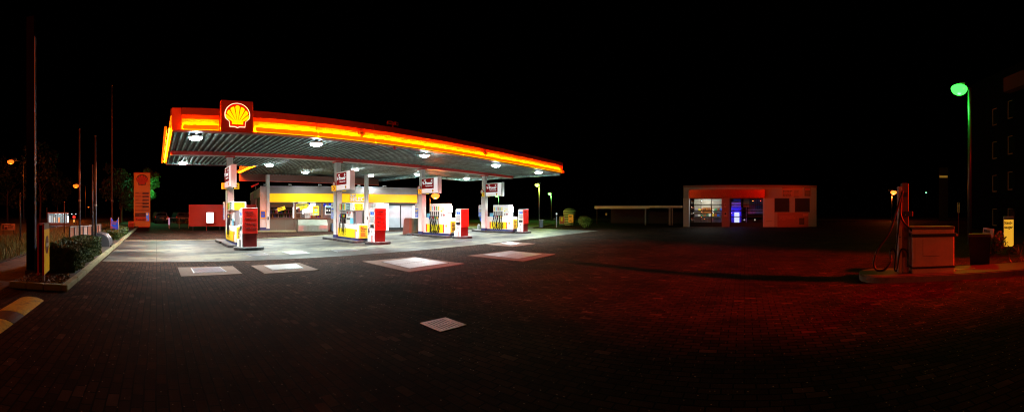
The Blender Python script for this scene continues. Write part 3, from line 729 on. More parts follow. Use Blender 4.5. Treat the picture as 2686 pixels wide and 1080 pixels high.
# ---- pumps.  local +x = towards the camera side (-Y), front = -X world ----
STRIPS = [('yellow', .62), ('signred', .5), ('green', .4), ('yellow', .62)]
def nozzle(par, x, y, z, cm, k):
    n = MB().box(-.035, .035, -.12, -.02, -.04, .19, bev=.015).build('nozzle', M['black'], par, loc=(x, y, z))
    MB().box(-.038, .038, -.145, -.12, .02, .13, bev=.008).build('grip_cover', cm, n)
    MB().tube([(0,-.05,.16),(0,-.03,.24),(0,.03,.28)], .012, 6).build('spout', M['steel'], n)
    return n
def hose(par, x, y, ztop, zbot, k, rr):
    dx = rr.uniform(-.10, .16)
    pts = []
    for j in range(13):
        a = j/12
        pts.append((x + dx*math.sin(a*PI), y-.06-.05*math.sin(a*PI), ztop + (zbot-ztop)*a))
    MB().tube(pts, .026, 8).build('hose', M['rubber'], par, smooth=True)
    pts = [(x+.02, y-.03, .20)] + [(x+.06+.10*math.sin(a*PI/8), y-.09, .18+.06*a) for a in range(9)] + [(x+.01, y-.05, 1.0)]
    MB().tube(pts, .024, 8).build('hose', M['rubber'], par, smooth=True)
def pumpA(i, label):
    t = thing('fuel_pump', label, 'fuel pump', (XF[i], 17.0, .12), -PI/2, group='fuel pumps on the islands')
    D = .58; rr = random.Random(i)
    MB().box(-1.12, 1.02, .02, D-.02, 0, .10).build('plinth', M['bluebase'], t)
    MB().box(-1.15, 1.05, 0, D, .101, .81, bev=.015).build('cabinet', M['white'], t)
    MB().box(-1.12, .70, -.006, -.001, .12, .56).build('yellow_panel', M['yellow'], t)
    MB().box(.71, .78, -.006, -.001, .12, .56).build('red_stripe', M['red'], t)
    emblem(t, .13, M['red'], M['yellow'], .88, -.001, .50, name='small_emblem', dep=.008)
    # end face notice board (faces the camera)
    nb = MB().box(1.052, 1.075, .06, D-.05, .11, .77, bev=.006).build('notice_board', M['yellow'], t)
    MB().box(1.076, 1.080, .10, D-.09, .16, .72).build('sheet', mat('notice_orange', (.75, .42, .03), .45), nb)
    for q_, (w_, zz, sz) in enumerate((('Shell', .63, .085), ('Tankwart-', .55, .085), ('Service', .47, .085))):
        text(w_, sz, M['black'], nb, 1.083, D-.44 if False else .12, zz, rz=PI/2, bold=.003)
    mb = MB(); bb = MB(); bars(bb, .12, D-.12, .41, 5, .04, 0, i)
    mb._add([(1.083 + (0.002 if v[1] < -.001 else 0), v[0], v[2]) for v in bb.v], bb.f); mb.build('small_print', M['black'], nb)
    MB().box(1.081, 1.083, .12, D-.11, .19, .205).build('red_line', M['red'], nb)
    # mid section
    MB().box(-.95, -.35, .12, D-.08, .812, 1.50).build('hose_column', M['white'], t)
    MB().box(-.28, .30, .06, D-.06, .812, 1.50, bev=.01).build('meter_column', M['white'], t)
    MB().fpoly([(-.22,1.44),(.0,1.16),(.22,1.44)], .048, .058).build('pointed_shield', M['grey'], t)
    for a, b in ((-.20,-.09), (.09,.20)): MB().box(a, b, .040, .047, 1.34, 1.43).build('hazard_label', M['signred'], t)
    MB().box(-.22, .12, .05, .058, 1.02, 1.12).build('name_plate', M['darkgrey'], t)
    for x in (.42, .60): MB().box(x, x+.05, .10, D-.10, .812, 1.48).build('post', M['steel'], t)
    MB().box(.18, .50, .02, .045, .82, 1.12, bev=.005).build('sticker', M['cyan'], t)
    mb = MB(); bb = MB().box(.605, .61, .14, .40, .83, 1.12); bb.build('sticker', M['cyan'], t)
    # head
    MB().box(-1.0, .62, .0, D+.02, 1.49, 1.90, bev=.03).build('head', M['white'], t)
    for k in range(4):
        x = -.92 + k*.165
        f = MB().box(x, x+.125, -.006, -.001, 1.54, 1.86).build('grade_label', M[STRIPS[k][0]], t)
    dsp = MB().box(-.20, .20, -.006, -.001, 1.52, 1.87).build('display', M['black'], t)
    MB().box(-.17, .17, -.010, -.007, 1.56, 1.83).build('screen', emit('pump_screen_%d' % i, (.55, .9, .85), .6), dsp)
    for zz in (1.75, 1.67, 1.59): MB().box(-.04, .10, -.013, -.011, zz, zz+.035).build('readout', M['black'], dsp)
    # price face on the end, faces camera
    pf = MB().box(.622, .632, .05, D-.06, 1.53, 1.86).build('price_panel', emit('price_yellow_%d' % i, (1, .85, 0), .5, (.8,.7,.02)), t)
    for (w_, zz) in (('V-Power', 1.78), ('Diesel', 1.71), ('Super', 1.63), ('Super', 1.56)): text(w_, .065, M['signred'], pf, .636, .08, zz, rz=PI/2)
    mb = MB()
    for zz in (1.78, 1.71, 1.63, 1.56): mb.box(.633, .636, .38, .48, zz, zz+.03)
    mb.build('price_print', M['signred'], pf)
    cms = [M['blue'], M['signred'], M['green'], M['yellow']]
    for k in range(4):
        x = -.86 + k*.155
        MB().box(x-.03, x+.03, .10, .118, 1.0, 1.48).build('boot', M['grey'], t)
        nozzle(t, x, .12, .98+.16, cms[k], k); hose(t, x, .10, 1.12, .10, k, rr)
    return t
def pumpB(i, label):
    t = thing('fuel_pump', label, 'fuel pump', (XF[i], 17.0, .12), -PI/2, group='fuel pumps on the islands')
    D = .56; rr = random.Random(i+40)
    MB().box(-1.30, 1.28, .02, D-.02, 0, .12).build('plinth', M['bluebase'], t)
    MB().box(-1.35, 1.32, 0, D, .121, 1.06, bev=.015).build('cabinet', M['white'], t)
    MB().box(-.74, .72, -.006, -.001, .16, .66).build('yellow_panel', M['yellow'], t)
    for x in (-.83, .73): MB().box(x, x+.08, -.006, -.001, .16, .66).build('red_stripe', M['red'], t)
    emblem(t, .14, M['red'], M['yellow'], 1.0, -.001, .58, name='small_emblem', dep=.008)
    nb = MB().box(1.322, 1.345, .06, D-.05, .22, .86, bev=.006).build('notice_board', M['yellow'], t)
    MB().box(1.346, 1.350, .10, D-.09, .27, .81).build('sheet', mat('notice_orange', (.75, .42, .03), .45), nb)
    for (w_, zz) in (('Shell', .72), ('Tankwart-', .64), ('Service', .56)): text(w_, .08, M['black'], nb, 1.353, .12, zz, rz=PI/2, bold=.003)
    mb = MB(); bb = MB(); bars(bb, .12, D-.12, .50, 5, .04, 0, i)
    mb._add([(1.353 + (0.002 if v[1] < -.001 else 0), v[0], v[2]) for v in bb.v], bb.f); mb.build('small_print', M['black'], nb)
    MB().box(-.55, .95, .05, D-.02, 1.062, 1.93, bev=.02).build('head', M['white'], t)
    cms = ['yellow', 'cyan', 'signred', 'green', 'yellow']
    for k in range(5):
        x = -.43 + k*.18
        MB().box(x-.045, x+.045, .042, .049, 1.52, 1.76).build('grade_label', M[cms[k]], t)
        MB().box(x-.045, x+.045, .030, .049, 1.08, 1.44).build('boot', M['black'], t)
        nozzle(t, x, .05, .98, M[['blue','steel','signred','green','yellow'][k]], k); hose(t, x, .04, .96, .12, k, rr)
    ds = MB().box(.50, .90, .03, .049, 1.42, 1.74, bev=.01).build('display', M['white'], t)
    MB().box(.62, .80, .022, .029, 1.50, 1.66).build('screen', mat('pale_screen', (.8,.7,.45), .4), ds)
    MB().box(.50, .62, .022, .029, 1.43, 1.50).build('sticker', M['yellow'], ds)
    for x in (.50, .68): MB().box(x, x+.10, .035, .049, 1.16, 1.30).build('hazard_label', M['grey'], t)
    MB().cyl((.77, .03, 1.24), .05, .02, 16, axis='y').build('hazard_disc', M['signred'], t)
    MB().box(.955, .985, .0, D+.02, 1.40, 1.78, bev=.01).build('price_panel', emit('price_white_%d' % i, (1, .97, .93), .5, (.8,.8,.8)), t)
    MB().box(-1.0, -.60, .2, .26, 1.062, 1.32).build('sticker', M['cyan'], t)
    return t
pumpA(0, 'white and yellow fuel pump in bay 1 at the left, largely behind the red terminal')
pumpA(1, 'white and yellow fuel pump in bay 3 with four hoses')
pumpB(2, 'white five hose fuel pump in bay 5 in front of the shop shutter')
pumpB(3, 'white five hose fuel pump in bay 7, farthest right')

# forecourt extras
def at(x, y): return gnd(x, y)
p = gnd(1256, 605)
pad(p.x+.05, p.y, 1.1, .8, .12, 'small dark pad with a bollard left of the rightmost pump')
t = thing('bollard', 'short grey domed bollard on the small dark pad', 'bollard', (p.x, p.y, .12)); MB().cyl((0,0,0), .12, .30, 16).build('body', M['grey'], t, smooth=False); MB().dome((0,0,.30), .12, 16, 5, 1, down=False).build('cap', M['grey'], t, smooth=True)
p = gnd(1262, 603)
t = thing('wash_bucket', 'blue squeegee bucket on a thin stand beside the rightmost column', 'bucket', (p.x+.05, p.y, 0)); MB().cyl((0,0,0), .03, .75, 8).build('stand', M['darkgrey'], t); MB().cyl((0,0,.74), .13, .28, 12, r2=.15).build('tub', M['blue'], t); MB().tube([(0,0,.9),(-.15,0,1.15),(-.3,0,1.25)], .012, 6).build('squeegee', M['darkgrey'], t)
p = gnd(1089, 617)
pad(p.x, p.y, 1.0, .6, .08, 'small dark pad left of the third pump')
# tapered grey-green box with brown end
p0 = gnd(1056, 615.5); p1 = gnd(1086, 615.5)
t = thing('storage_box', 'large olive tapered container with brown end left of the third pump', 'container', (p0.x, p0.y, 0), math.atan2(p1.y-p0.y, p1.x-p0.x))
w = (p1-p0).length
MB().fpoly([(0,.02),(w*.58,.02),(w*.58,1.12),(w*.22,1.12),(w*.1,.98)], 0, .9).build('front_cover', M['olive'], t)
MB().box(w*.585, w*.98, .02, .9, .02, 1.11).build('brown_end', M['brownwood'], t)
MB().box(w*.985, w*1.45, .15, .9, .02, 1.10).build('rear_body', M['olive'], t)
MB().fpoly([(w*1.02,.25),(w*1.12,.25),(w*1.2,.65),(w*1.3,.65),(w*1.36,.30),(w*1.42,.30),(w*1.42,.12),(w*1.02,.12)], .13, .149).build('cutout', M['brownwood'], t)

# =====================================================================
# SHOP
# =====================================================================
SB, SD = .28, 29.3
SO = Vector((SD*math.sin(SB), SD*math.cos(SB), 0))
def sx(px, dd=0.0): return (SD+dd)*math.tan(bear(px)-SB)
shop = thing('shop_building', 'low white forecourt shop with long yellow illuminated band', 'shop', SO, -SB)
def sbx(name, m, *a, bev=0.0, par=None): return MB().box(*a, bev=bev).build(name, m, par or shop)
x_l, x_r = sx(682), sx(1095)
xw0, xw1 = sx(706), sx(1053)
Mlitw = emit('shop_ceiling_light', (1, 1, .97), 9.0, (.8,.8,.8))
Mband = emit('lit_yellow_band', (1.0, .50, 0.0), .8, (.85, .50, .005))
Mband2 = emit('lit_orange_band', (1.0, .28, 0.0), .62, (.85, .30, .005))
# band brightness comes from tubes behind; two lit lengths
X_a, X_b, X_c, X_d = sx(706)+.02, sx(961)-.25, sx(961)-.2, sx(1093)
sbx('top_cladding', M['cladding'], x_l, x_r, -.02, .30, 2.98, 3.50)
sbx('top_rail', M['grey'], x_l, x_r, -.05, .32, 3.502, 3.55)
yb = sbx('illuminated_band', Mband, X_a, X_b, -.10, 0.2, 2.30, 2.96)
sbx('illuminated_band', Mband2, X_c, X_d, -.10, 0.2, 2.30, 2.96)
# letters on the band
Mchrome = mat('chrome_letter', (.85, .87, .95), .5, var=.05)
Mlo = mat('letter_outline', (.10, .03, .02), .5)
tx = sx(917)
text('SELECT', .46, Mlo, shop, tx+.025, -.115, 2.365, bold=.004, ex=.01); text('SELECT', .46, Mchrome, shop, tx, -.15, 2.385, bold=.008, ex=.012)
text('Shell', .26, Mlo, shop, tx, -.115, 2.76, bold=.012); text('Shell', .25, Mchrome, shop, tx, -.125, 2.765)
# left pillar, side wall
sbx('pillar', M['wallwhite'], x_l, x_l+.46, -.12, .3, .32, 3.49, bev=.01)
sbx('pillar', mat('pillar_red_edge', (.5,.2,.18), .5), x_l+.47, x_l+.62, -.02, .3, .32, 3.49)
sbx('plinth', M['bluebase'], x_l-.01, x_l+.62, -.14, .3, 0, .318)
mb = MB(); A = Vector((x_l, .0, 0)); B = Vector((x_l-1.1, 10.3, 0)); n_ = Vector((.12, .02, 0))
def wallseg(A, B, z0, z1, th=.2):
    mb = MB(); d = (B-A).normalized(); n_ = Vector((-d.y, d.x, 0))*-th
    P = [A, B, B+n_, A+n_]
    mb._add([(p.x,p.y,z0) for p in P]+[(p.x,p.y,z1) for p in P], [(3,2,1,0),(4,5,6,7),(0,1,5,4),(1,2,6,5),(2,3,7,6),(3,0,4,7)]); return mb
wallseg(A, B, 2.7, 3.45).build('side_fascia', M['wallwhite'], shop)
wallseg(A+Vector((.1,0,0)), B+Vector((.1,0,0)), 0, 2.69).build('side_wall', M['brownwood'], shop)
for k in (.33, .36, .7, .73): 
    P = A.lerp(B, k); MB().box(P.x-.08, P.x+.1, P.y-.1, P.y+.1, 0, 2.69).build('side_pier', M['wallwhite'], shop)
# back wall / roof / floor
sbx('roof', M['dark'], x_l+.1, x_r, .31, 10.3, 3.30, 3.48)
sbx('back_wall', M['wallwhite'], x_l-.9, x_r, 6.0, 6.2, 0, 3.29)
sbx('interior_floor', M['grey'], x_l+.3, x_r, .22, 6.0, .0, .10)
sbx('interior_ceiling', M['white'], x_l+.6, x_r, .22, 6.0, 2.75, 2.85)
sbx('right_wall', M['wallwhite'], x_r-.45, x_r, .0, 6.0, 0, 2.97)
# front under windows
xs1, xs2, xs3, xs4 = sx(772), sx(777), sx(842), sx(847)
xwE = sx(905)
sbx('base_panel', M['olive'], sx(707), sx(726)-.01, 0, .12, .06, .98); sbx('base_panel', M['olive'], sx(726), sx(750)-.01, 0, .12, .06, .98); sbx('base_panel', M['olive'], sx(750), sx(772), 0, .12, .06, .98)
sbx('base_panel', M['olive'], sx(772)+.01, xwE, .02, .14, .06, .98)
sbx('base_kick', M['black'], sx(707), xwE, .05, .14, 0, .058)
sbx('window_ledge', M['brownwood'], sx(706), xwE, -.05, .15, .982, 1.04)
# mullions
for a, b in ((sx(705), sx(708)), (xs1, xs2), (xs3, xs4), (sx(903), sx(909))): sbx('window_post', M['brownwood'], a, b, .0, .12, 1.042, 2.28)
sbx('window_head', M['darkgrey'], sx(706), xwE, -.0, .12, 2.22, 2.285)
# glass panes
def thin_glass():
    m, nt, b = new_mat('shop_glass'); N, L = nt.nodes, nt.links
    tr = N.new('ShaderNodeBsdfTransparent'); gl = N.new('ShaderNodeBsdfGlossy'); gl.inputs['Roughness'].default_value = .02
    mx = N.new('ShaderNodeMixShader'); mx.inputs[0].default_value = .09
    L.new(tr.outputs[0], mx.inputs[1]); L.new(gl.outputs[0], mx.inputs[2]); L.new(mx.outputs[0], N['Material Output'].inputs['Surface'])
    return m
M['glass'] = thin_glass()
for a, b in ((sx(708), xs1), (xs2, xs3), (xs4, sx(903))): sbx('window_pane', M['glass'], a+.005, b-.005, .05, .058, 1.045, 2.215)
# interior
sbx('interior_light', Mlitw, sx(780), sx(900), .9, 1.1, 2.68, 2.74)
sbx('interior_light', Mlitw, sx(780), sx(840), 2.9, 3.1, 2.68, 2.74)
sbx('interior_wall', emit('glowing_wall', (1,1,1), 1.3, (.8,.8,.8)), sx(777), sx(843), 3.2, 3.3, .1, 2.7)  # wall itself glows to add interior brightness behind the window
sbx('cupboard', mat('teal_grey', (.10,.16,.18), .4), sx(708), xs1, .55, .62, 1.90, 2.22)
sh = thing('bottle_shelf', 'dark bottle shelves behind the left shop window', 'shelf', SO + Matrix.Rotation(-SB,3,'Z') @ Vector(((sx(708)+xs1)/2, .9, .1)), -SB)
hw = (xs1-sx(708))/2-.05
MB().box(-hw, hw, .35, .40, 0, 2.0).build('back_panel', M['dark'], sh)
for z in (.95, 1.28, 1.60): MB().box(-hw, hw, .0, .35, z, z+.025).build('shelf_board', mat('shelf_grey', (.3,.3,.32), .3), sh)
base_b = None; cols_ = [(.4,.05,.03),(.05,.2,.06),(.5,.35,.08),(.4,.4,.42),(.08,.05,.03),(.3,.1,.3),(.05,.1,.4)]
bm_ = [mat('bottle_%d' % k, c_, .15) for k, c_ in enumerate(cols_)]
protos = []
for k in range(7):
    r_ = .035; o = MB().cyl((0,0,0), r_, .16, 10).cyl((0,0,.16), r_, .05, 10, r2=.012).cyl((0,0,.21), .013, .05, 8).build('bottle', bm_[k], None); protos.append(o)
rr = random.Random(5); nb_ = 0
RZ = Matrix.Rotation(-SB, 3, 'Z')
for z in (.975, 1.305):
    x = -hw+.08
    while x < hw-.05:
        k = rr.randrange(7); loc = SO + RZ @ Vector(((sx(708)+xs1)/2 + x, 1.05, .1+z))
        o = protos[k] if protos[k].get('label') is None else protos[k].copy()
        if o is not protos[k]: COL.objects.link(o)
        o.location = loc; tag(o, 'small dark bottle standing on the shelves behind the left shop window', 'bottle', 'bottles on the shop shelves'); x += rr.uniform(.10, .2); nb_ += 1
def inshop(x, y, z): return SO + RZ @ Vector((x, y, z))
# counter things in window two
t = thing('coffee_machine', 'brown box machine on the counter behind the middle shop window', 'machine', inshop(sx(786), .5, 1.02), -SB)
MB().box(-.24,.24,0,.4,0,.42,bev=.01).build('body', M['brownwood'], t); MB().box(-.24,.24,0,.4,.43,.72,bev=.01).build('hopper', M['darkgrey'], t)
t = thing('till_display', 'small black till display behind the middle shop window', 'till', inshop(sx(796), .5, 1.02), -SB); MB().box(-.16,.16,0,.3,0,.20).build('base', M['black'], t); MB().box(-.14,.14,.1,.14,.21,.34).build('screen', M['darkgrey'], t)
t = thing('white_cabinet', 'white counter cabinet behind the middle shop window', 'cabinet', inshop(sx(813), .5, 1.02), -SB); MB().box(-.36,.36,0,.5,0,.44,bev=.02).build('body', M['white'], t); MB().box(-.30,.30,-.01,-.001,.08,.36).build('front', mat('pale_cyan',(.6,.75,.75),.3), t)
t = thing('magazine_rack', 'row of coloured packets low in the right shop windows', 'rack', inshop(sx(831), .3, 1.02), -SB); MB().box(-.45,.45,0,.2,0,.22).build('tray', M['black'], t)
for k in range(9): MB().box(-.42+k*.095,-.34+k*.095,-.01,-.001,.04,.19).build('packet', bm_[k%7], t)
# posters on the glass
def poster(name, label, px, py, w, h, base, parts, tilt=0.0, yy=-.0, group=None, lit=0.0):
    x = sx(px); d = SD/math.cos(bear(px)-SB); z = CH+(YH-py)/F*d
    t = thing(name, label, 'poster', inshop(x, yy, z), -SB, group=group); t.rotation_euler = (0, -tilt, -SB)
    m_ = emit(name+'_paper', base, lit, base) if lit else mat(name+'_paper', base, .5, var=.05)
    MB().box(-w/2, w/2, 0, .008, -h/2, h/2).build('paper', m_, t)
    for (nm, m2, a, b, c_, d_) in parts: MB().box(a*w, b*w, -.006, -.001, c_*h, d_*h).build(nm, m2, t)
    return t
cup = lambda: None
for k, (px, py, nm) in enumerate(((738, 547.5, 'left'), (796, 544, 'middle'))):
    t = poster('offer_sign', 'yellow tilted offer sign with brown cup stuck on the %s shop window' % nm, px, py, .62, .27, (.85,.75,.02), [], tilt=R(17), yy=-.03, lit=.3)
    text('COFFEE', .11, M['black'], t, -.27, -.008, .02, bold=.003); text('TO GO', .11, M['black'], t, -.22, -.008, -.10, bold=.003)
    MB().cyl((-.40,.0,-.26), .07, .30, 14, r2=.10).build('cup', mat('cup_brown', (.2,.06,.04), .4), t)
    MB().cyl((-.40,.0,.04), .11, .05, 14).build('lid', M['grey'], t)
poster('green_banner', 'pale green banner across the top of the middle window', 792, 538, 1.15, .30, (.7,.85,.15), [('print', M['green'], -.3, .3, .05, .2)], yy=.30, lit=.35)
t = poster('yellow_poster', 'yellow poster with round green picture on the middle window', 828.5, 552, .50, .72, (.9,.70,.02), [('headline', M['signred'], -.38, .38, .26, .36), ('caption', M['cyan'], -.36, .36, -.42, -.32)], yy=-.02, lit=.45)
MB().cyl((0,-.01,.02), .14, .008, 18, axis='y').build('picture', mat('mint',(.3,.7,.35),.4), t)
t = poster('cup_poster', 'dark framed poster with two cups on the right window', 861, 551, .52, .72, (.75,.80,.82), [('picture', M['dark'], -.42, .42, -.42, .28), ('headline', M['cyan'], -.42, .42, .30, .44)], yy=-.02, lit=.15)
for sx_ in (-.1, .1): MB().cyl((sx_,-.014,-.02), .07, .008, 14, axis='y').build('cup', M['white'], t)
poster('window_notice', 'small blue notice with yellow rim on the left shop pillar', 690, 562.5, .42, .62, (.75,.45,.02), [('sheet', M['blue'], -.38, .38, -.38, .4), ('print', M['yellow'], -.28, .3, .0, .12)], yy=-.16)
for k, (px, py) in enumerate(((779.5, 532.5), (811.5, 532.5), (854.5, 537), (868.5, 534.5), (798, 537.5))):
    d = SD/math.cos(bear(px)-SB)
    t = thing('balloon', 'blue balloon hanging in the shop window, %s from the left' % ['first','third','fourth','fifth','second'][k], 'balloon', inshop(sx(px), .42, CH+(YH-py)/F*d), -SB, group='blue balloons in the window')
    mb = MB().dome((0,0,0), .13, 14, 6, 1.15).dome((0,0,0), .13, 14, 6, 1.0, down=False); mb.build('skin', emit('balloon_blue', (0,.03,1), .35, (.01,.04,.8)), t, smooth=True); MB().tube([(0,0,.13),(0,0,.25)], .004, 5).build('string', M['white'], t)
# entrance: glass door area behind pump 3
xd0, xd1 = xwE+.05, sx(1006)
sbx('door_frame', M['colwhite'], xd0, xd0+.18, 0, .12, .02, 2.28); sbx('door_frame', M['colwhite'], sx(968), sx(975), 0, .12, .02, 2.28); sbx('door_frame', M['colwhite'], sx(938), sx(942), .02, .10, .02, 2.28)
dr = sbx('door', M['glass'], xd0+.185, sx(938)-.01, .04, .05, .05, 2.25); sbx('door', M['glass'], sx(942)+.01, sx(968)-.01, .04, .05, .05, 2.25)
sbx('interior_shelving', mat('stock_mix', (.15,.13,.12), .5, var=.8, scale=40), xd0+.3, sx(965), 1.8, 2.1, .1, 2.0)
sbx('wall_panel', M['wallwhite'], sx(975)+.01, sx(1008), .0, .14, .02, 2.28)
# shutters
sbx('shutter_box', M['dark'], sx(1007), sx(1092), -.06, .15, 2.08, 2.285)
s0, s1, s2, s3 = sx(1009), sx(1049.5), sx(1052), sx(1088)
sbx('shutter', M['shutter'], s0, s1, .02, .08, .22, 2.075); sbx('shutter', M['shutter'], s2, s3, .02, .08, .22, 2.075)
sbx('shutter_rail', M['dark'], s1, s2, -.02, .1, .1, 2.075); sbx('shutter_rail', M['dark'], s3, s3+.12, -.02, .1, .1, 2.075); sbx('shutter_sill', M['dark'], s0, s3, .0, .12, 0.0, .215)
# kerb in front of shop
struct('shop_kerb', MB().box(sx(660)-1, sx(775), -.9, -.14, 0.001, .09, bev=.01), M['kerb'], loc=SO, rz=-SB)
# vending cabinet behind terminal 2
t = thing('vending_cabinet', 'white cabinet with cyan lit header behind the second red terminal', 'cabinet', inshop(sx(990.5), -1.2, 0), -SB)
MB().box(-.56,.56,0,.6,0.02,1.78,bev=.02).build('body', M['white'], t); MB().box(-.58,.58,-.02,.6,1.79,2.22,bev=.05).build('header', M['white'], t)
MB().box(-.44,.46,-.03,-.021,1.86,2.12).build('lit_panel', emit('cyan_header', (.35,.9,1), .9, (.3,.6,.7)), t)
# litter bin near entrance
p = gnd(963, 600.5)
t = thing('litter_bin', 'blue grey litter bin beside the shop entrance column', 'bin', (p.x, p.y-.3, 0)); MB().box(-.22,.22,-.2,.2,.02,.98,bev=.03).build('body', mat('slate', (.05,.09,.13), .5), t); MB().box(-.24,.24,-.22,.22,.985,1.05,bev=.02).build('lid', M['darkgrey'], t)
# grit / gas bottle cage with lids
p = inshop(sx(816), -.75, 0)
t = thing('storage_cabinet', 'low three door metal cabinet below the shop window', 'cabinet', p, -SB)
W_ = (sx(855)-sx(777))/2*.97
MB()._add([(-W_,-.35,.03),(W_,-.35,.03),(W_,.35,.03),(-W_,.35,.03),(-W_,-.35,.50),(W_,-.35,.50),(W_*.97,-.12,.93),(-W_*.97,-.12,.93),(-W_*.97,.35,.93),(W_*.97,.35,.93)],
  [(0,1,5,4),(4,5,6,7),(7,6,9,8),(1,2,9,6,5),(0,4,7,8,3),(3,8,9,2),(0,3,2,1)]).build('body', M['lightolive'], t)
Mbr = mat('brushed_front', (.24,.26,.23), .3, metal=.5, var=.2)
for k in range(3):
    a, b = -W_+.04+k*2*W_/3, -W_+2*W_/3*(k+1)-.04
    f = MB().box(a, b, -.365, -.352, .12, .50, bev=.005).build('door', Mbr, t); MB().box((a+b)/2-.08, (a+b)/2+.08, -.39, -.366, .16, .19).build('handle', M['steel'], f)
    MB()._add([(a,-.355,.54),(b,-.355,.54),(b,-.145,.90),(a,-.145,.90),(a,-.34,.55),(b,-.34,.55),(b,-.13,.91),(a,-.13,.91)], [(0,1,2,3),(7,6,5,4),(0,4,5,1),(2,6,7,3),(1,5,6,2),(0,3,7,4)]).build('lid', M['lightolive'], t)
# small blue crate by cabinet
t = thing('blue_bin', 'small blue bin by the shop wall left of the third bay column', 'bin', inshop(sx(872.5), -.4, 0), -SB); MB().box(-.16,.16,-.16,.16,.02,.62,bev=.02).build('body', mat('teal_bin',(.04,.10,.16),.5), t); MB().box(-.17,.17,-.17,.17,.63,.67,bev=.01).build('lid', M['darkgrey'], t)
# security cameras on top rail
for k, (px, nm) in enumerate(((692, 'above the left pillar'), (757, 'left of the middle'), (836, 'left of the second column sign'), (936.5, 'right of the second column sign'), (1004, 'over the shutter'))):
    d = SD/math.cos(bear(px)-SB)
    t = thing('security_camera', 'small security camera on the shop roof edge %s' % nm, 'camera', inshop(sx(px), -.15, 3.56), -SB, group='security cameras on the shop')
    MB().box(-.04,.04,-.04,.04,0,.10).build('bracket', M['darkgrey'], t)
    MB().box(-.06,.22,-.14,-.02,.03,.13,bev=.02).build('housing', M['grey'], t); MB().cyl((-.02,-.17,.06), .035, .03, 10, axis='y').build('lens', M['black'], t)
t = thing('alarm_horn', 'orange lit horn on the left corner of the shop roof', 'horn', inshop(x_l-.35, .3, 3.5), -SB); MB().tube([(-.35,0,.0),(.25,0,.28)], .09, 10, r2=.06).build('horn', M['red'], t); MB().box(-.05,.05,-.05,.05,-.3,.1).build('bracket', M['darkgrey'], t)
for k in (sx(700), sx(960), sx(1085)):
    pass

# =====================================================================
# RED LIT WALL, PYLON, RAILINGS ETC (left middle)
# =====================================================================
d = 1.6*F/(605-YH)
p0, p1 = atd(495.5, 593, 31), atd(672, 593, 31)
t = thing('screen_wall', 'free standing red lit panel wall left of the pumps', 'wall', (p0.x, p0.y, 0), math.atan2(p1.y-p0.y, p1.x-p0.x))
W = (p1-p0).length
z0 = CH+(YH-593)/F*31; z1 = CH+(YH-536.5)/F*31
MB().box(.06, W, 0, .12, z0+.04, z1-.05).build('panel', mat('red_board', (.30,.025,.012), .5, var=.1, scale=1), t)
MB().box(0, .055, -.03, .15, z0, z1).build('end_trim', M['pylonred'], t); MB().box(.06, W, -.03, .15, z1-.045, z1).build('top_trim', M['pylonred'], t); MB().box(.06, W, -.03, .15, z0, z0+.035).build('bottom_trim', M['pylonred'], t)
for k in range(5): MB().box(.3+k*W/5, .38+k*W/5, .02, .10, 0, z0).build('foot', M['dark'], t)
p = atd(551, 570, 30.4)
t2 = thing('light_box', 'glowing white poster case hung on the red wall', 'light box', (p.x, p.y, 0), t.rotation_euler.z)
za, zb = CH+(YH-584.5)/F*30.4, CH+(YH-557)/F*30.4
MB().box(-.36, .36, 0, .14, za-.06, zb+.06, bev=.02).build('case', M['darkred'], t2)
MB().box(-.29, .29, -.02, -.002, za, zb).build('lit_face', emit('poster_white', (.95, 1, .98), 1.5, (.8,.8,.8)), t2)
MB().tube([(-.3,.1,za),(-.3,.1,0)], .02, 6).build('cable', M['pylonred'], t2)
MB().box(.06,.10,-.04,-.0,za-.16,za-.10).build('lock', M['red'], t2)
lamp('POINT', 'light_box_glow', (p.x-.3, p.y-.9, 1.4), 12, (.95,1,1), .2)

# price pylon
d = 36.0
p0, p1 = atd(351, 600, d), atd(394, 600, d)
ang = math.atan2(p1.y-p0.y, p1.x-p0.x); W = (p1-p0).length; c = (p0+p1)/2
py = thing('price_pylon', 'tall orange lit price pylon with shell emblem and blank price slots', 'price sign', (c.x, c.y, 0), ang)
def zz_(y): return CH+(YH-y)/F*d
MB().box(-W/2+.08, W/2-.08, .05, .45, 0, zz_(594), bev=.01).build('foot', M['pylonred'], py)
MB().box(-W/2, W/2, 0, .5, zz_(594)+.005, zz_(454)).build('body', M['pylon'], py)
MB().box(-W/2-.01, W/2+.01, -.02, .52, zz_(454)+.002, zz_(452)).build('top_rail', M['pylonred'], py)
emblem(py, zz_(458.5)-zz_(487.5), M['black'], mat('emblem_dim_red', (.55,.03,.02), .5), 0, -.002, zz_(472), dep=.03)
labels5 = ['Diesel', 'Super E10', 'Super', 'V-Power Racing', 'V-Power Diesel']
for k in range(5):
    yc = 507 + k*8.75
    f = MB().box(-W/2+.12, W/2-.1, -.02, -.003, zz_(yc+3.4), zz_(yc-3.4), bev=.004).build('price_row', mat('row_orange', (.50,.26,.07), .5), py)
    MB().box(.04, W/2-.14, -.032, -.021, zz_(yc+2.8), zz_(yc-2.8)).build('price_slot', M['black'], f)
    textb(labels5[k], .12, M['black'], f, -W/2+.17, -.023, zz_(yc-.3), bold=.003)
MB().box(-W/2+.12, W/2-.1, -.02, -.003, zz_(554), zz_(548)).build('blank_row', mat('row_brown', (.40,.20,.07), .5), py)
MB().box(-W/2+.12, W/2-.42, -.02, -.003, zz_(568.5), zz_(558)).build('dark_panel', M['black'], py)
text('V-Power', .17, M['pylonred'], py, -W/2+.5, -.024, zz_(565.5))
MB().box(-W/2+.12, W/2-.1, -.02, -.003, zz_(579.5), zz_(569)).build('red_panel', mat('pylon_bright_red', (.62,.10,.03), .5), py)
textb('Tankwart', .25, M['black'], py, -W/2+.2, -.024, zz_(578), bold=.006)
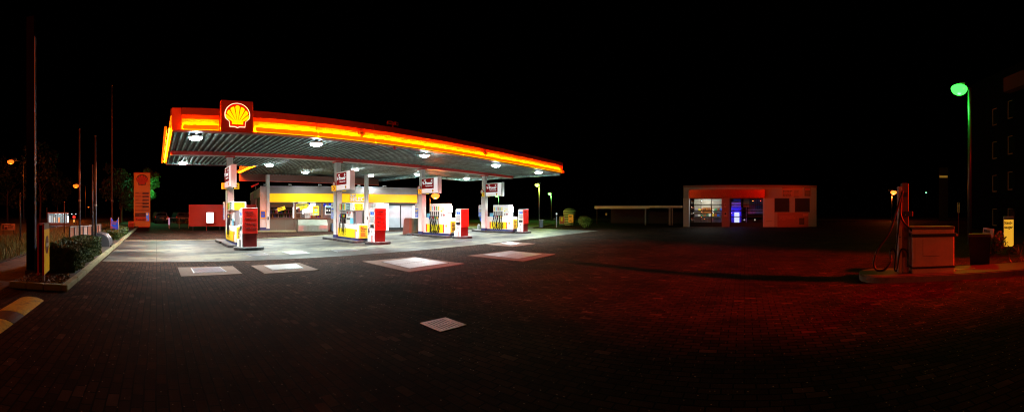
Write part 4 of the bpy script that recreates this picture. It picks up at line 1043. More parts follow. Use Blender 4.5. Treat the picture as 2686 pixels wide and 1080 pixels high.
bl = MB().box(W/2-.40, W/2-.12, -.035, -.0245, zz_(579), zz_(558)).build('blue_poster', emit('pylon_blue', (.03,.25,.9), .35, (.03,.2,.7)), py)
MB().box(W/2-.36, W/2-.2, -.04, -.036, zz_(564), zz_(559)).build('yellow_patch', emit('pylon_yel', (.9,.6,.1), .4, (.8,.6,.1)), bl); MB().box(W/2-.38, W/2-.26, -.04, -.036, zz_(578), zz_(573)).build('yellow_patch', M['yellow'], bl)
MB().box(-W/2+.04, W/2-.04, -.02, -.003, zz_(592.5), zz_(583)).build('lower_panel', mat('lower_orange', (.70,.42,.12), .5), py)
# small board at its foot
p = atd(344, 600, 35); t = thing('board', 'small red notice board at the foot of the price pylon', 'sign', (p.x, p.y, 0), ang)
zb_ = CH+(YH-598)/F*35; zt_ = CH+(YH-580)/F*35
MB().box(-.26,.26,0,.04,zb_,zt_,bev=.01).build('frame', mat('board_red', (.6,.12,.05), .5), t); MB().box(-.2,.2,-.01,-.001,zb_+.06,zt_-.2).build('picture', M['darkred'], t)
mb = MB(); bars(mb, -.2,.2,zt_-.06,2,.06,-.002,3); mb.build('print', M['black'], t)
for s in (-.2,.2): MB().box(s-.015,s+.015,.005,.035,0,zb_).build('leg', M['darkred'], t)

# railing + white post box beyond the slab
p0, p1 = atd(445, 600, 34), atd(495, 600, 34)
t = thing('railing', 'thin grey tube railing in the dark left of the red wall', 'railing', (p0.x, p0.y, 0), math.atan2(p1.y-p0.y, p1.x-p0.x)); W = (p1-p0).length
for z in (.98, .55): MB().tube([(0,0,z),(W,0,z)], .025, 8).build('rail', M['steel'], t)
for k in range(3): MB().tube([(W*k/2,0,0),(W*k/2,0,.98)], .028, 8).build('post', M['steel'], t)
p = atd(443.5, 600, 33.5); t = thing('parking_meter', 'small pale lilac post at the railing end', 'post', (p.x, p.y, 0)); MB().box(-.07,.07,-.06,.06,.35,.98,bev=.01).build('body', emit('pale_lilac', (.6,.55,1), .35, (.6,.6,.7)), t); MB().box(-.24,-.071,-.05,.05,.84,.97).build('arm', M['white'], t); MB().box(-.04,.04,-.03,.03,0,.345).build('foot', M['grey'], t)
# parked cars far behind (dark, red tail lamps)
def far_car(label, px, d, py=597):
    p = atd(px, 560, d); t = thing('parked_car', label, 'car', (p.x, p.y, 0), 0.1, group='dark parked cars')
    prof = [(-.85,.35),(.85,.35),(.88,.75),(.82,.95),(.66,1.42),(-.66,1.42),(-.82,.95),(-.88,.75)]
    MB().fpoly(prof, 0, 4.2).build('body', mat('car_paint', (.02,.02,.025), .25), t)
    MB().fpoly([(-.60,1.0),(.60,1.0),(.52,1.34),(-.52,1.34)], -.012, -.001).build('rear_window', M['glassy'], t)
    for s in (-1,1):
        MB().box(s*.80-.07, s*.80+.07, -.02, -.001, .72, .90).build('tail_lamp', emit('tail_red', (1,.03,.01), .25, (.4,.02,.01)), t)
        for yy in (.7, 3.4): MB().cyl((s*.72-.1, yy, .32), .32, .2, 16, axis='x').build('wheel', M['black'], t)
    MB().box(-.26,.26,-.015,-.001,.62,.74).build('number_plate', mat('plate_dim', (.35,.33,.3), .5), t)
far_car('dark car parked right of the price pylon', 424, 48)
far_car('dark car parked behind the grey railing', 480, 47)

tree('broadleaf_tree', (*(atd(392, 600, 52).xy), 0), 7.4, 1.55, 5200, 'leafy tree lit green right behind the price pylon', 11, ls=.11, zc=4.2)
p = atd(394.5, 539, 40.5)
t = thing('street_lamp', 'street lamp hidden behind the price pylon lighting the tree green', 'street lamp', (p.x-.35, p.y, 0)); MB().tube([(0,0,0),(0,0,3.6)], .06, 8).build('pole', M['pole'], t); MB().dome((0,0,3.55), .17, 12, 5, 1).build('lamp_glass', emit('mercury', (.6,1,.75), 4), t)
lamp('POINT', 'mercury_lamp', (atd(399, 500, 49.0)), 500, (.15,1,.35), .3)
p = gnd(398, 600); 

# blue banner flag on hedge
p0 = atd(290, 611, 22.5); p1 = atd(310, 611, 21.5)
t = thing('banner', 'blue and yellow fabric banner with red and white edge strip above the far hedge', 'banner', (p0.x, p0.y, 0), math.atan2(p1.y-p0.y, p1.x-p0.x)); w = (p1-p0).length
zb_, zt_ = CH+(YH-609)/F*22, CH+(YH-572)/F*22
n = 10; pts = [(.10, zb_+.02), (w, zb_+.12)] + [(w-(w-.10)*k/n, zt_-.30*math.sin(PI*k/n)*(.7)-.0) for k in range(n+1)]
MB().fpoly(pts, 0, .02).build('cloth', emit('banner_blue_glow', (.02,.12,.9), .45, (.03,.13,.62)), t)  # cloth glows by itself, standing in for light from behind
MB().box(.13, .32, -.006, -.001, zb_+.12, zb_+.36).build('yellow_patch', M['yellow'], t)
mb = MB(); bars(mb, .18, w-.05, zb_+.66, 2, .12, -.002, 6, th=.6); mb.build('print', M['yellow'], t)
mb = MB(); bars(mb, .36, w-.04, zb_+.30, 2, .10, -.002, 8, th=.6); mb.build('white_print', M['white'], t)
MB().box(.05,.095,-.02,.03,zb_-.02,zt_+.02).build('white_strip', M['white'], t); MB().box(0,.045,-.02,.03,zb_-.04,zt_+.02).build('red_strip', M['red'], t)
MB().box(w, w+.05,-.02,.03,zb_+.05,zt_+.06).build('pole', M['grey'], t); MB().box(.02,.07,.0,.02,0,zb_-.045).build('foot', M['grey'], t); MB().box(w+.01,w+.04,.0,.02,0,zb_+.045).build('foot', M['grey'], t)

# bike shelter / glazed frames
for k, (xa, xb, ya, yb, da, db, cols3, lab) in enumerate((
    (182, 217, 593, 591, 14.9, 16.0, 3, 'left pair of glazed panels framed in grey beside the long hedge'),
    (218, 239, 591.5, 590.5, 16.05, 16.9, 2, 'middle glazed panels framed in grey behind the flagpoles'),
    (252, 264, 588.5, 588, 18.6, 19.3, 2, 'right end glazed panel framed in grey'))):
    a = atd(xa, 600, da); b = atd(xb, 600, db)
    t = thing('glass_screen', lab, 'screen', (a.x, a.y, 0), math.atan2(b.y-a.y, b.x-a.x), group='glazed grey framed screens'); w = (b-a).length
    zt_ = CH+(YH-(ya+yb)/2)/F*(da+db)/2
    MB().box(0, w, -.03, .03, zt_-.05, zt_).build('top_rail', M['grey'], t)
    for j in range(cols3):
        x = w*j/cols3
        MB().box(x, x+.04, -.03, .03, .0, zt_-.052).build('post', M['pole'], t)
        MB().box(x+.045, x+w/cols3-.01, -.005, .005, .15, zt_-.06).build('pane', mat('dusty_pane', (.42,.34,.30) if (j+k)%2 else (.30,.14,.09), .3, var=.4, scale=3), t)
    MB().box(w-.01, w+.03, -.03, .03, 0, zt_-.052).build('post', M['pole'], t)

# ribbed half-round cover (air unit) + wooden box
p = atd(262, 600, 16.2); 
cc = Vector((p.x, p.y, .1))
t = thing('roll_top_bin', 'dark half round roll top grit bin with two pale labels on the kerb', 'bin', cc, R(0))
for k in range(2):
    y0 = -.55 + k*.56
    P = [(.48*math.cos(R(a)), .42*math.sin(R(a))+.15) for a in range(0, 181, 12)] + [(-.48, 0), (.48, 0)]
    sec = MB().fpoly(P, y0, y0+.54).build('half_round_cover', mat('ribbed_grey', (.11,.12,.14), .35, metal=.3), t)
    lx = .48*math.cos(R(42)); lz = .42*math.sin(R(42))+.15; 
    MB().tube([(lx+.07, y0+.27, lz-.10), (lx-.06, y0+.27, lz+.07)], .03, 4).build('label', M['white'], sec)
    MB().box(.49, .57, y0+.1, y0+.44, .0, .06).build('foot', M['black'], sec)
p = gnd(257, 648); t = thing('wooden_box', 'small brown box between the flagpoles and the bin', 'box', (p.x-.1, p.y+.3, .1)); MB().box(-.14,.14,-.1,.1,0,.18,bev=.01).build('body', M['brownwood'], t); MB().box(-.15,.15,-.11,.11,.181,.24,bev=.01).build('lid', M['brownwood'], t)

# flagpoles / lamp masts left
def mast(label, px, ybase, ytop, r, d=None, cat='pole', m='pole', name='flagpole', collar=None, zb=0.0):
    d = d or (CH-zb)*F/(ybase-YH); p = atd(px, 600, d); h = CH+(YH-ytop)/F*d
    t = thing(name, label, cat, (p.x, p.y, zb), group='tall poles at the left edge'); h -= zb
    MB().tube([(0,0,0),(0,0,h*.5),(0,0,h)], r, 12, r2=r*.7).build('shaft', M[m], t, smooth=True)
    MB().cyl((0,0,0), r*1.6, .05, 14).build('base', M['darkgrey'], t)
    MB().dome((0,0,h), r*.9, 12, 4, 1, down=False).build('finial', M['steel'], t)
    if collar: MB().cyl((0,0,collar), r*1.25, .06, 12).build('collar', M['grey'], t)
    return t
t = thing('lamp_mast', 'thick dark mast standing at the corner of the planting bed', 'mast', (*atd(82.5, 600, 9.3).xy, .0))
MB().box(-.105,.095,-.08,.08,0,6.4).build('shaft', mat('mast_brown', (.002,.0012,.0012), .8, spec=.0), t); MB().box(.097,.107,-.06,.06,0,5.9).build('edge_strip', mat('highlight_blue', (.06,.08,.16), .5), t)  # bluish strip paints the metal highlight along one edge
MB().box(-.13,.12,-.11,.11,0,.14).build('base', M['darkgrey'], t)
mast('slim flagpole rising from the long hedge, left of the pair', 209, 640, 340, .045, 15.5, collar=2.0)
mast('taller slim flagpole of the close pair by the grey bin', 251, 640, 358, .05, 15.2, collar=1.7, zb=.1)
mast('shorter flagpole of the close pair by the grey bin', 243, 640, 434, .035, 15.0, zb=.1)
mast('tall dark red pole behind the blue banner', 294, 600, 225, .08, 30, m='bark', collar=2.4)
mast('short thin pole beside the grass with pale stripe', 53.5, 643, 508, .045, 17.5)
mast('thin post at the verge in front of the lit kiosk', 169, 622, 530, .04, 22, m='bark')
mast('thin reddish pole right of the green lamp post behind the verge', 123, 600, 545, .04, 30, m='bark')

# no entry sign
p = gnd(121, 740, .1)
t = thing('no_entry_sign', 'yellow no entry sign board with red disc and white bar on a steel post', 'sign', (p.x, p.y, .1), R(97))
tw = .33
zb_, zt_ = CH+(YH-709)/F*8.2-.1, CH+(YH-583)/F*8.2-.1
for s, nm in ((0, 'front_board'), (1, 'rear_board')):
    yy = s*.11
    o = MB().fpoly([(-tw,zb_),(tw,zb_),(tw,zt_-.06),(tw-.04,zt_),(-tw+.04,zt_),(-tw,zt_-.06)], yy-.012, yy+.012).build(nm, mat('board_edge_red', (.55,.05,.03), .4) if s else M['grey'], t)
# outer rim loop
MB().fpoly([(-tw+.015,zb_+.015),(tw-.015,zb_+.015),(tw-.015,zt_-.13),(-tw+.015,zt_-.13)], -.018, -.0125).build('yellow_face', emit('face_yellow', (1,.55,0), .10, (.85,.50,.01)), t)
MB().fpoly([(-tw+.015,zt_-.125),(tw-.015,zt_-.125),(tw-.015,zt_-.05),(tw-.045,zt_-.015),(-tw+.045,zt_-.015),(-tw+.015,zt_-.05)], -.018, -.0125).build('grey_face', M['grey'], t)
dz = (zb_+zt_)/2+.07
e = MB().cyl((0,-.024,dz), .185, .006, 32, axis='y').build('disc', mat('disc_maroon', (.16,.01,.02), .4), t); MB().box(-.13,.13,-.030,-.0245,dz-.035,dz+.035).build('white_bar', M['colwhite'], e)
MB().box(-tw-.012,-tw-.001,-.018,.022,zb_,zt_-.03).build('side_rim', M['red'], t); MB().box(-tw-.012,-tw-.001,.085,.125,zb_,zt_-.03).build('side_rim', M['red'], t); MB().box(-tw+.02,tw-.02,.0125,.09,zb_+.05,zt_-.04).build('core', M['black'], t)
MB().box(-.05,.05,.03,.08,0,zb_+.3).build('post', M['steel'], t)

# speed bump
t = thing('speed_bump', 'yellow and black rubber speed bump at the lower left corner', 'speed bump', (-2.22, 4.0, 0))
Mbump = mat('bump_yellow', (.80,.60,.02), .55, var=.3, bump=1.0, scale=25, dirt=(.05,.04,.02), dirt_amt=.9); Mbb = mat('bump_black', (.02,.02,.02), .5, bump=.6, scale=25)
def seg(y0, y1, m, nm):
    P = [(-.24,.0),(.24,.0),(.20,.022),(.11,.048),(0,.055),(-.11,.048),(-.20,.022)]
    mb = MB(); vs = [(x,y0,z) for x,z in P]+[(x,y1,z) for x,z in P]; n = 7
    mb._add(vs, [tuple(range(n)), tuple(reversed(range(n,2*n)))]+[(i,n+i,n+(i+1)%n,(i+1)%n) for i in range(n)]); mb.build(nm, m, t)
seg(-2.2,-1.7,Mbb,'black_segment'); seg(-1.68,-1.22,Mbump,'yellow_segment'); seg(-1.2,-.10,Mbb,'black_segment') ; seg(-.08,.92,Mbump,'yellow_segment'); seg(.94,1.36,Mbb,'black_segment'); seg(1.38,2.38,Mbump,'yellow_segment')

# far left sign, kiosk, traffic light, street lamps
p = atd(22, 595, 21); t = thing('direction_sign', 'orange lit sign with lines of print at the far left', 'sign', (p.x, p.y, 0), R(22))
zb_, zt_ = CH+(YH-603)/F*21, CH+(YH-586.5)/F*21
MB().box(-.38,.38,0,.03,zb_,zt_,bev=.006).build('panel', mat('sign_orange', (.85,.30,.12), .5), t)
mb = MB(); bars(mb,-.22,.34,zt_-.05,1,.05,-.002,1,th=.7); bars(mb,-.02,.30,zt_-.13,3,.055,-.002,2,th=.5); mb.build('print', M['black'], t); MB().box(-.34,-.26,-.006,-.001,zb_+.05,zt_-.05).build('symbol', M['black'], t); MB().box(-.22,-.06,-.006,-.001,zb_+.04,zb_+.17).build('dark_field', M['darkred'], t)
for s in (-.3,.3): MB().box(s-.015,s+.015,.005,.028,0,zb_).build('leg', M['dark'], t)

ks = atd(150, 590, 42); kd = 42
t = thing('kiosk', 'small glass fronted kiosk lit white inside beyond the road', 'kiosk', (ks.x, ks.y, 0), R(16))
def kz(y): return CH+(YH-y)/F*kd
hw = 25/F*kd
Mk = emit('kiosk_white', (.75,.95,1), 1.1, (.6,.7,.7)); 
MB().box(-hw, hw*1.2, 0, 3, kz(559.5), kz(557)).build('roof', M['white'], t)
MB().box(-hw, hw*1.2, 2.6, 2.8, 0, kz(560)).build('back_wall', emit('kiosk_back', (.25,.4,.42), .35, (.3,.35,.35)), t)
MB().box(-hw, hw*1.2, .0, 2.6, 0, .25).build('floor', M['grey'], t)
rr = random.Random(3)
for k in range(9):
    x = -hw+.1+k*(2.1*hw)/9; MB().box(x, x+.07, 0, .1, .25, kz(560)).build('mullion', M['grey'], t)
    if rr.random() < .75:
        cc_ = rr.choice([(.8,1,1),(1,.35,.15),(.1,.5,.6),(1,.9,.7),(.9,1,1)]); MB().box(x+.1, x+rr.uniform(.2,.34), .6, .7, .3, rr.uniform(.6, 1.1)).build('lit_display', emit('kiosk_display', cc_, rr.uniform(.3,1.6)), t)
for k in range(6): MB().box(-hw*.2+k*.45, -hw*.2+k*.45+.12, -.02, .05, kz(559.3)-.12, kz(559.3)-.03).build('lamp', Mk, t)
lamp('POINT', 'kiosk_light', (ks.x, ks.y+1.2, 1.1), 40, (.8,.95,1), .3)
p = atd(194.5, 569, 44); t = thing('traffic_light', 'traffic signal glowing red above an amber lit plate', 'traffic light', (p.x, p.y, 0)); MB().tube([(0,0,0),(0,0,p.z)], .05, 8).build('pole', M['dark'], t); MB().box(-.16,.16,-.05,.12,p.z-.65,p.z+.28,bev=.02).build('housing', M['dark'], t)
MB().dome((0,0,0), .17, 14, 5, .5).build('red_lens', emit('signal_red', (1,.02,.01), 2.2), t, loc=(0,-.06,p.z)).rotation_euler = (R(-90),0,0)
MB().box(-.10,.10,-.09,-.055,p.z-.62,p.z-.28).build('amber_plate', emit('amber', (1,.45,.08), .9), t)

def street_lamp(label, px, py, d, col, power, side=-1, arm=.7, r=.14, glow=6, head=True, pr=.06, cat='street lamp', sz=None, real=True, m='pole', headr=None):
    p = atd(px, py, d); b = bear(px)
    right = Vector((math.cos(b), -math.sin(b), 0))      # image right direction
    base = p - right*side*arm
    t = thing('street_lamp', label, cat, (base.x, base.y, 0), -b, group='lit street lamps')
    h = p.z
    MB().tube([(0,0,0),(0,0,h*.5),(0,0,h+.05)], pr*1.3, 10, r2=pr).build('pole', M[m], t, smooth=True)
    if arm: MB().tube([(0,0,h),(side*arm*.5,0,h+.12),(side*(arm-.1),0,h+.10)], pr*.7, 8).build('arm', M[m], t, smooth=True)
    hr = headr or r*1.5
    MB().box(side*arm-hr*.6-side*hr*.6, side*arm+hr*.6-side*hr*.6, -hr*.5, hr*.5, h+.03+r*.46, h+.03+r*.46+hr*.35, bev=.04).build('housing', M['darkgrey'], t)
    MB().dome((side*arm,0,h+.02), r, 16, 6, .8).dome((side*arm,0,h+.02), r, 16, 6, .45, down=False).build('lamp_glass', emit('lamp_glow', col, glow), t, smooth=True)
    if power: lamp('POINT', 'street_light', (p.x, p.y, h-r*1.2), power, col, .15)
    return t
ORANGE = (1, .13, .008); GREEN = (.25, 1, .15); YG = (.75, 1, .1)
street_lamp('orange street lamp at the far left above the road', 28, 424, 46, ORANGE, 300, side=-1, arm=1.6, r=.42, glow=2.4)
street_lamp('orange street lamp right of the thick dark mast', 199, 487, 70, ORANGE, 500, side=-1, arm=1.8, r=.55, glow=2.4)
street_lamp('small distant orange lamp above the kiosk road', 232, 543, 90, ORANGE, 0, arm=.5, r=.20, glow=2)
street_lamp('large orange street lamp low behind the third column sign', 1142, 513, 40, (1, .16, .02), 2500, side=1, arm=.6, r=.45, glow=4, m='dark')
street_lamp('yellow green lamp on a tall pole right of the canopy end', 1409, 485, 36.2, YG, 420, side=-1, arm=.22, r=.22, glow=5, pr=.05)
street_lamp('green lamp on a pole beyond the air station', 1442, 508, 60, GREEN, 500, side=-1, arm=.25, r=.27, glow=5, pr=.07)
street_lamp('green lamp seen just below the rightmost column sign', 1303, 514, 60, GREEN, 300, side=-1, arm=.3, r=.27, glow=5, pr=.07)
street_lamp('orange lamp behind the hose column at the right', 2344, 504, 60, (1, .16, .02), 900, side=1, arm=.3, r=.50, glow=4, m='pole')
street_lamp('tiny distant green white lamp right of the hose column', 2429, 505, 90, (.3, 1, .5), 0, arm=.2, r=.22, glow=2, m='dark')
street_lamp('big green lamp on the tall pole at the right', 2516, 233, 18.0, (.035, 1, .05), 200, side=-1, arm=.50, r=.40, glow=4.5, pr=.085, headr=.24)

tree('broadleaf_tree', (*(atd(20, 600, 54).xy), 0), 10, 2.6, 3500, 'dim tree near the far left orange lamp', 21, 'dimleaf', group='dim roadside trees', ls=.16)
tree('broadleaf_tree', (*(atd(105, 600, 52).xy), 0), 11, 2.8, 3500, 'dim tree behind the thick dark mast', 22, 'dimleaf', group='dim roadside trees', ls=.18)
tree('broadleaf_tree', (*(atd(150, 600, 80).xy), 0), 12, 3, 3500, 'dim tree above the lit kiosk', 23, 'dimleaf', group='dim roadside trees', ls=.18)
tree('broadleaf_tree', (*(atd(318, 600, 50).xy), 0), 8.5, 2.6, 3500, 'dim tree left of the price pylon', 24, 'dimleaf', group='dim roadside trees', ls=.15)

# =====================================================================
# FAR RIGHT OF CANOPY: bins, air post, signs, bottle bank, bush
# =====================================================================
p = gnd(1420, 597); t = thing('litter_bin', 'grey litter bin at the foot of the yellow green lamp', 'bin', (p.x, p.y, 0), -bear(1420)); MB().box(-.17,.17,-.15,.15,.02,.70,bev=.02).build('body', mat('bluegrey', (.16,.20,.24), .4), t); MB().box(-.20,.26,-.17,.17,.705,.78,bev=.02).build('lid', M['steel'], t)
p = gnd(1460, 596.5); t = thing('air_post', 'slim post with a round white gauge on top', 'post', (p.x, p.y, 0), -bear(1460)); MB().box(-.06,.06,-.06,.06,0,1.05,bev=.01).build('shaft', M['steel'], t); MB().box(-.08,.08,-.07,.07,1.051,1.2,bev=.01).build('head', M['darkgrey'], t)
MB().cyl((0,-.06,1.32), .09, .06, 16, axis='y').build('gauge', emit('gauge_white', (.9,.95,1), .5, (.8,.8,.8)), t); MB().box(-.36,-.065,-.02,.02,.82,.87).build('arm', M['grey'], t)
p = gnd(1474.5, 591.5); t = thing('poster_stand', 'small poster stand with orange and violet picture', 'sign', (p.x, p.y, 0), -bear(1474)); MB().box(-.30,.30,0,.04,.16,1.02,bev=.01).build('frame', mat('frame_grey', (.35,.33,.33), .4), t)
MB().box(-.26,.26,-.008,-.001,.22,.96).build('picture', mat('poster_mix', (.45,.12,.08), .5, var=.9, scale=6), t); MB().box(-.15,.05,-.012,-.009,.5,.9).build('bottle_print', M['yellow'], t); MB().box(-.36,.24,-.15,.15,0,.05).build('foot', mat('teal_foot', (.05,.2,.15), .5), t)
p = gnd(1497.5, 592.5); t = thing('arrow_sign', 'orange sign with black print and left pointing arrow', 'sign', (p.x, p.y, 0), -bear(1497)); MB().box(-.26,.26,0,.04,.36,1.22,bev=.01).build('panel', emit('arrow_yel', (1,.30,.02), .18, (.8,.4,.06)), t)
mb = MB(); mb.fpoly([(-.18,.56),(-.06,.46),(-.06,.53),(.12,.53),(.12,.59),(-.06,.59),(-.06,.66)], -.006, -.001); mb.build('arrow', M['black'], t)
mb = MB(); bars(mb,-.2,.15,1.1,2,.11,-.002,5,th=.6); mb.build('print', M['black'], t)
for s in (-.2,.2): MB().box(s-.015,s+.015,.01,.03,0,.36).build('leg', M['grey'], t)
p = gnd(1512, 592); t = thing('bottle_bank', 'bulbous green striped recycling container behind the arrow sign', 'container', (p.x, p.y+.8, 0), -bear(1512))
Mst = mat('bank_green', (.30,.42,.22), .5, var=.2)
P = [(.55,.05),(.60,.25),(.62,.9),(.72,1.2),(.74,1.55),(.60,1.78),(.25,1.9)]
n = 20
for (r0,z0),(r1,z1) in zip(P,P[1:]):
    pass
def prof_r(z):
    for (r0,z0),(r1,z1) in zip(P,P[1:]):
        if z0 <= z <= z1: return r0+(r1-r0)*(z-z0)/(z1-z0)
    return P[-1][0]
mb = MB(); zs = [.05+.0925*k for k in range(21)]
for a, b in zip(zs, zs[1:]): mb.cyl((0,0,a+.02), prof_r(a+.02)*.93, b-a-.0, 20, r2=prof_r(min(b, 1.9))*.93)
mb.build('core', M['dark'], t)
for k in range(0, 20, 2):
    a = zs[k]+.02; b = a+.115
    MB().cyl((0,0,a), prof_r(a), .115, 24, r2=prof_r(min(b,1.89))).build('band', Mst, t)
def bush(px, py, w, h, n, label, seed, m='leaf', yo=0):
    p = gnd(px, py); t = thing('bush', label, 'bush', (p.x, p.y+yo, 0)); rr = random.Random(seed); mb = MB(); cl = [(Vector((rr.uniform(-w,w)*.7, rr.uniform(-w,w)*.5, rr.uniform(.3,.8)*h)), rr.uniform(.25,.4)*h) for _ in range(12)]
    for i in range(n):
        c_, r = rr.choice(cl); d_ = Vector((rr.gauss(0,1),rr.gauss(0,1),rr.gauss(0,1))).normalized()*r*rr.uniform(.6,1.1); q_ = c_+d_
        a = Vector((rr.gauss(0,1),rr.gauss(0,1),rr.gauss(0,1))).normalized(); b = a.cross(Vector((rr.gauss(0,1),rr.gauss(0,1),rr.gauss(0,1)))).normalized(); s = .05*rr.uniform(.6,1.2)*max(.5,h)
        if q_.z < .02: q_.z = .02
        mb._add([q_-a*s, q_-b*s*.6, q_+a*s, q_+b*s*.6], [(0,1,2,3)])
    mb.build('foliage', M[m], t)
    st = MB()
    for k in range(6):
        c_, r = cl[k]; st.tube([(0,0,0), (c_.x*.6,c_.y*.6,c_.z*.6), c_], .02, 5, r2=.008)
    st.build('stem', M['bark'], t)
    return t
bush(1531, 598, .80, 1.0, 3500, 'low bush lit yellow green beside the striped container', 4, 'brightleaf')

# =====================================================================
# CARPORT + WASH HALL + RIGHT PUMP + BUILDING
# =====================================================================
cp0 = Vector((41.0, 17.4, 0)); cp1 = Vector((41.0, 6.9, 0))
t = thing('carport', 'long low flat roofed carport left of the wash hall', 'carport', cp0, -PI/2); L_ = 10.5
Mcp = mat('roof_edge_pale', (.60,.56,.42), .6)
MB().box(0, L_*.64, 0, .15, 1.86, 2.18).build('roof_edge', Mcp, t); MB().box(L_*.64+.01, L_, 0, .15, 1.95, 2.20).build('roof_edge', Mcp, t)
MB().box(0, L_, .151, 5.5, 2.0, 2.15).build('roof', M['dark'], t)
for x, w_ in ((6.25,.16), (9.05,.20), (9.35,.10), (.3,.1)): MB().box(x-w_/2, x+w_/2, .02, .16, 0, 1.85 if x < 6.7 else 1.94).build('post', mat('post_mauve', (.22,.18,.18), .6) if x > 1 else M['dark'], t)
MB().box(0, L_, 5.5, 5.6, 0, 2.0).build('back_wall', M['dark'], t)
p = atd(1590, 562, 47); t = thing('small_sign', 'small yellow green square sign under the carport roof', 'sign', (p.x, p.y, p.z-.13), -PI/2); MB().box(-.13,.13,0,.02,0,.28).build('plate', mat('sign_lime', (.45,.45,.15), .5), t); MB().box(-.05,.05,-.005,-.001,.08,.2).build('symbol', M['grey'], t); MB().tube([(0,.03,-p.z+.13),(0,.03,0)], .02, 6).build('post', M['dark'], t)

HX, HY0, HY1 = 36.8, 6.1, -7.1
hall = thing('wash_hall', 'red lit car wash hall with two glazed sectional doors and two dark openings', 'building', (HX, HY0, 0), -PI/2)
def hx(px): return HY0 - HX/math.tan(bear(px)) if abs(bear(px)-PI/2) > 1e-6 else HY0
def hb(name, m, px0, px1, y0, y1, z0, z1, bev=0.0, par=None): return MB().box(hx(px0), hx(px1), y0, y1, z0, z1, bev=bev).build(name, m, par or hall)
def hz(py): return CH+(YH-py)/F*37.3
def zy(v): return 460 + v/6.44       # zoom rows -> photo rows
def zx(v): return 1770 + v/6.44
Mh = mat('hall_render', (.30,.27,.25), .7, var=.12, scale=1.2); Mh2 = mat('hall_pier', (.42,.40,.40), .7, var=.12, scale=1.2); Mhr = mat('hall_band', (.36,.15,.10), .35, var=.1)
TOPZ = hz(486)
hb('roof_trim', mat('hall_trim', (.12,.06,.05), .5), zx(145), zx(2400), -.06, 8, hz(zy(205)), TOPZ)
hb('upper_wall', Mh, zx(148), zx(2395), 0, .3, hz(zy(385)), hz(zy(205))-.002)
hb('pier', Mh2, zx(145), zx(240), -.02, .3, 0.02, hz(zy(385))-.002); hb('pier', mat('pier_dark_red', (.22,.10,.08), .6, var=.2), zx(793), zx(922), -.02, .3, 0.02, hz(zy(385))-.002); hb('pier', Mh2, zx(1493), zx(1682), -.02, .3, 0.02, hz(zy(385))-.002)
hb('gloss_band', mat('gloss_red_band', (.42,.10,.04), .27, metal=.75, var=.05), zx(245), zx(1522), -.25, -.001, hz(zy(385)), hz(zy(245)))
hb('downpipe', M['dark'], zx(1522), zx(1530), -.27, -.05, hz(zy(385)), hz(zy(240)))
hb('wall', Mh, zx(1682), zx(2395), 0, .3, 0.02, hz(zy(622)))
hb('wall', Mh, zx(1942), zx(2028), 0, .3, hz(zy(622)), hz(zy(385))-.002); hb('wall', Mh, zx(2288), zx(2395), 0, .3, hz(zy(622)), hz(zy(385))-.002)
for a, b in ((1683,1941),(2029,2287)):
    w_ = hb('window', M['darkgrey'], zx(a), zx(b), .15, .2, hz(zy(621)), hz(zy(384))); hb('pane', M['dark'], zx(a+10), zx(b-10), .13, .149, hz(zy(610)), hz(zy(392)), par=w_)
hb('side_wall', M['dark'], zx(148), zx(175), .301, 8, 0.02, hz(zy(205))-.01); hb('side_wall', M['dark'], zx(2370), zx(2395), .301, 8, 0.02, hz(zy(205))-.01); hb('back_wall', M['dark'], zx(176), zx(2369), 7.8, 8, 0.02, hz(zy(205))-.01); hb('partition', M['dark'], zx(1640), zx(1660), .301, 7.7, .02, 3.6)
# billboards on the right part
pb = hb('advert_panel', mat('ad_red', (.24,.07,.05), .4), zx(1733), zx(2255), -.03, -.001, hz(zy(880)), hz(zy(626)))
xa = hx(zx(1762))
for w_, v_ in (('DIE REVOLUTION', 700), ('DER AUTOWÄSCHE', 728), ('IST HIER', 756)): text(w_, .18, mat('ad_text', (.42,.16,.12), .5), pb, xa, -.034, hz(zy(v_)))
hb('bottle', M['black'], zx(2100), zx(2188), -.04, -.031, hz(zy(830)), hz(zy(718)), par=pb); hb('logo_patch', mat('patch', (.45,.12,.08), .5), zx(2165), zx(2252), -.04, -.031, hz(zy(685)), hz(zy(648)), par=pb)
tp = hb('price_board', mat('price_board_red', (.32,.16,.13), .5), zx(1812), zx(2158), -.03, -.001, hz(zy(362)), hz(zy(190)))
hb('header', M['darkred'], zx(1814), zx(2156), -.04, -.031, hz(zy(225)), hz(zy(193)), par=tp)
mb = MB(); bars(mb, hx(zx(1828)), hx(zx(1990)), hz(zy(258)), 5, (hz(zy(258))-hz(zy(280))), -.031, 2, th=.55, dep=.006); bars(mb, hx(zx(2015)), hx(zx(2130)), hz(zy(258)), 6, (hz(zy(258))-hz(zy(278))), -.031, 7, th=.35, dep=.006); mb.build('print', M['black'], tp)
pp = hb('price_list', M['black'], zx(2190), zx(2292), -.03, -.001, hz(zy(350)), hz(zy(195))); hb('red_print', mat('dim_red', (.35,.05,.04), .5), zx(2200), zx(2284), -.035, -.031, hz(zy(250)), hz(zy(212)), par=pp)
hb('arrow_mark', M['black'], zx(1540), zx(1640), -.03, -.021, hz(zy(775)), hz(zy(770)))
for (a, b, v0, v1) in ((828,884,618,694), (832,870,470,545)):
    bb_ = hb('control_panel', mat('ctrl', (.35,.2,.18), .5), zx(a), zx(b), -.08, -.021, hz(zy(v1)), hz(zy(v0))); hb('button', M['black'], zx(a+12), zx(b-12), -.09, -.081, hz(zy(v0+45)), hz(zy(v0+12)), par=bb_)
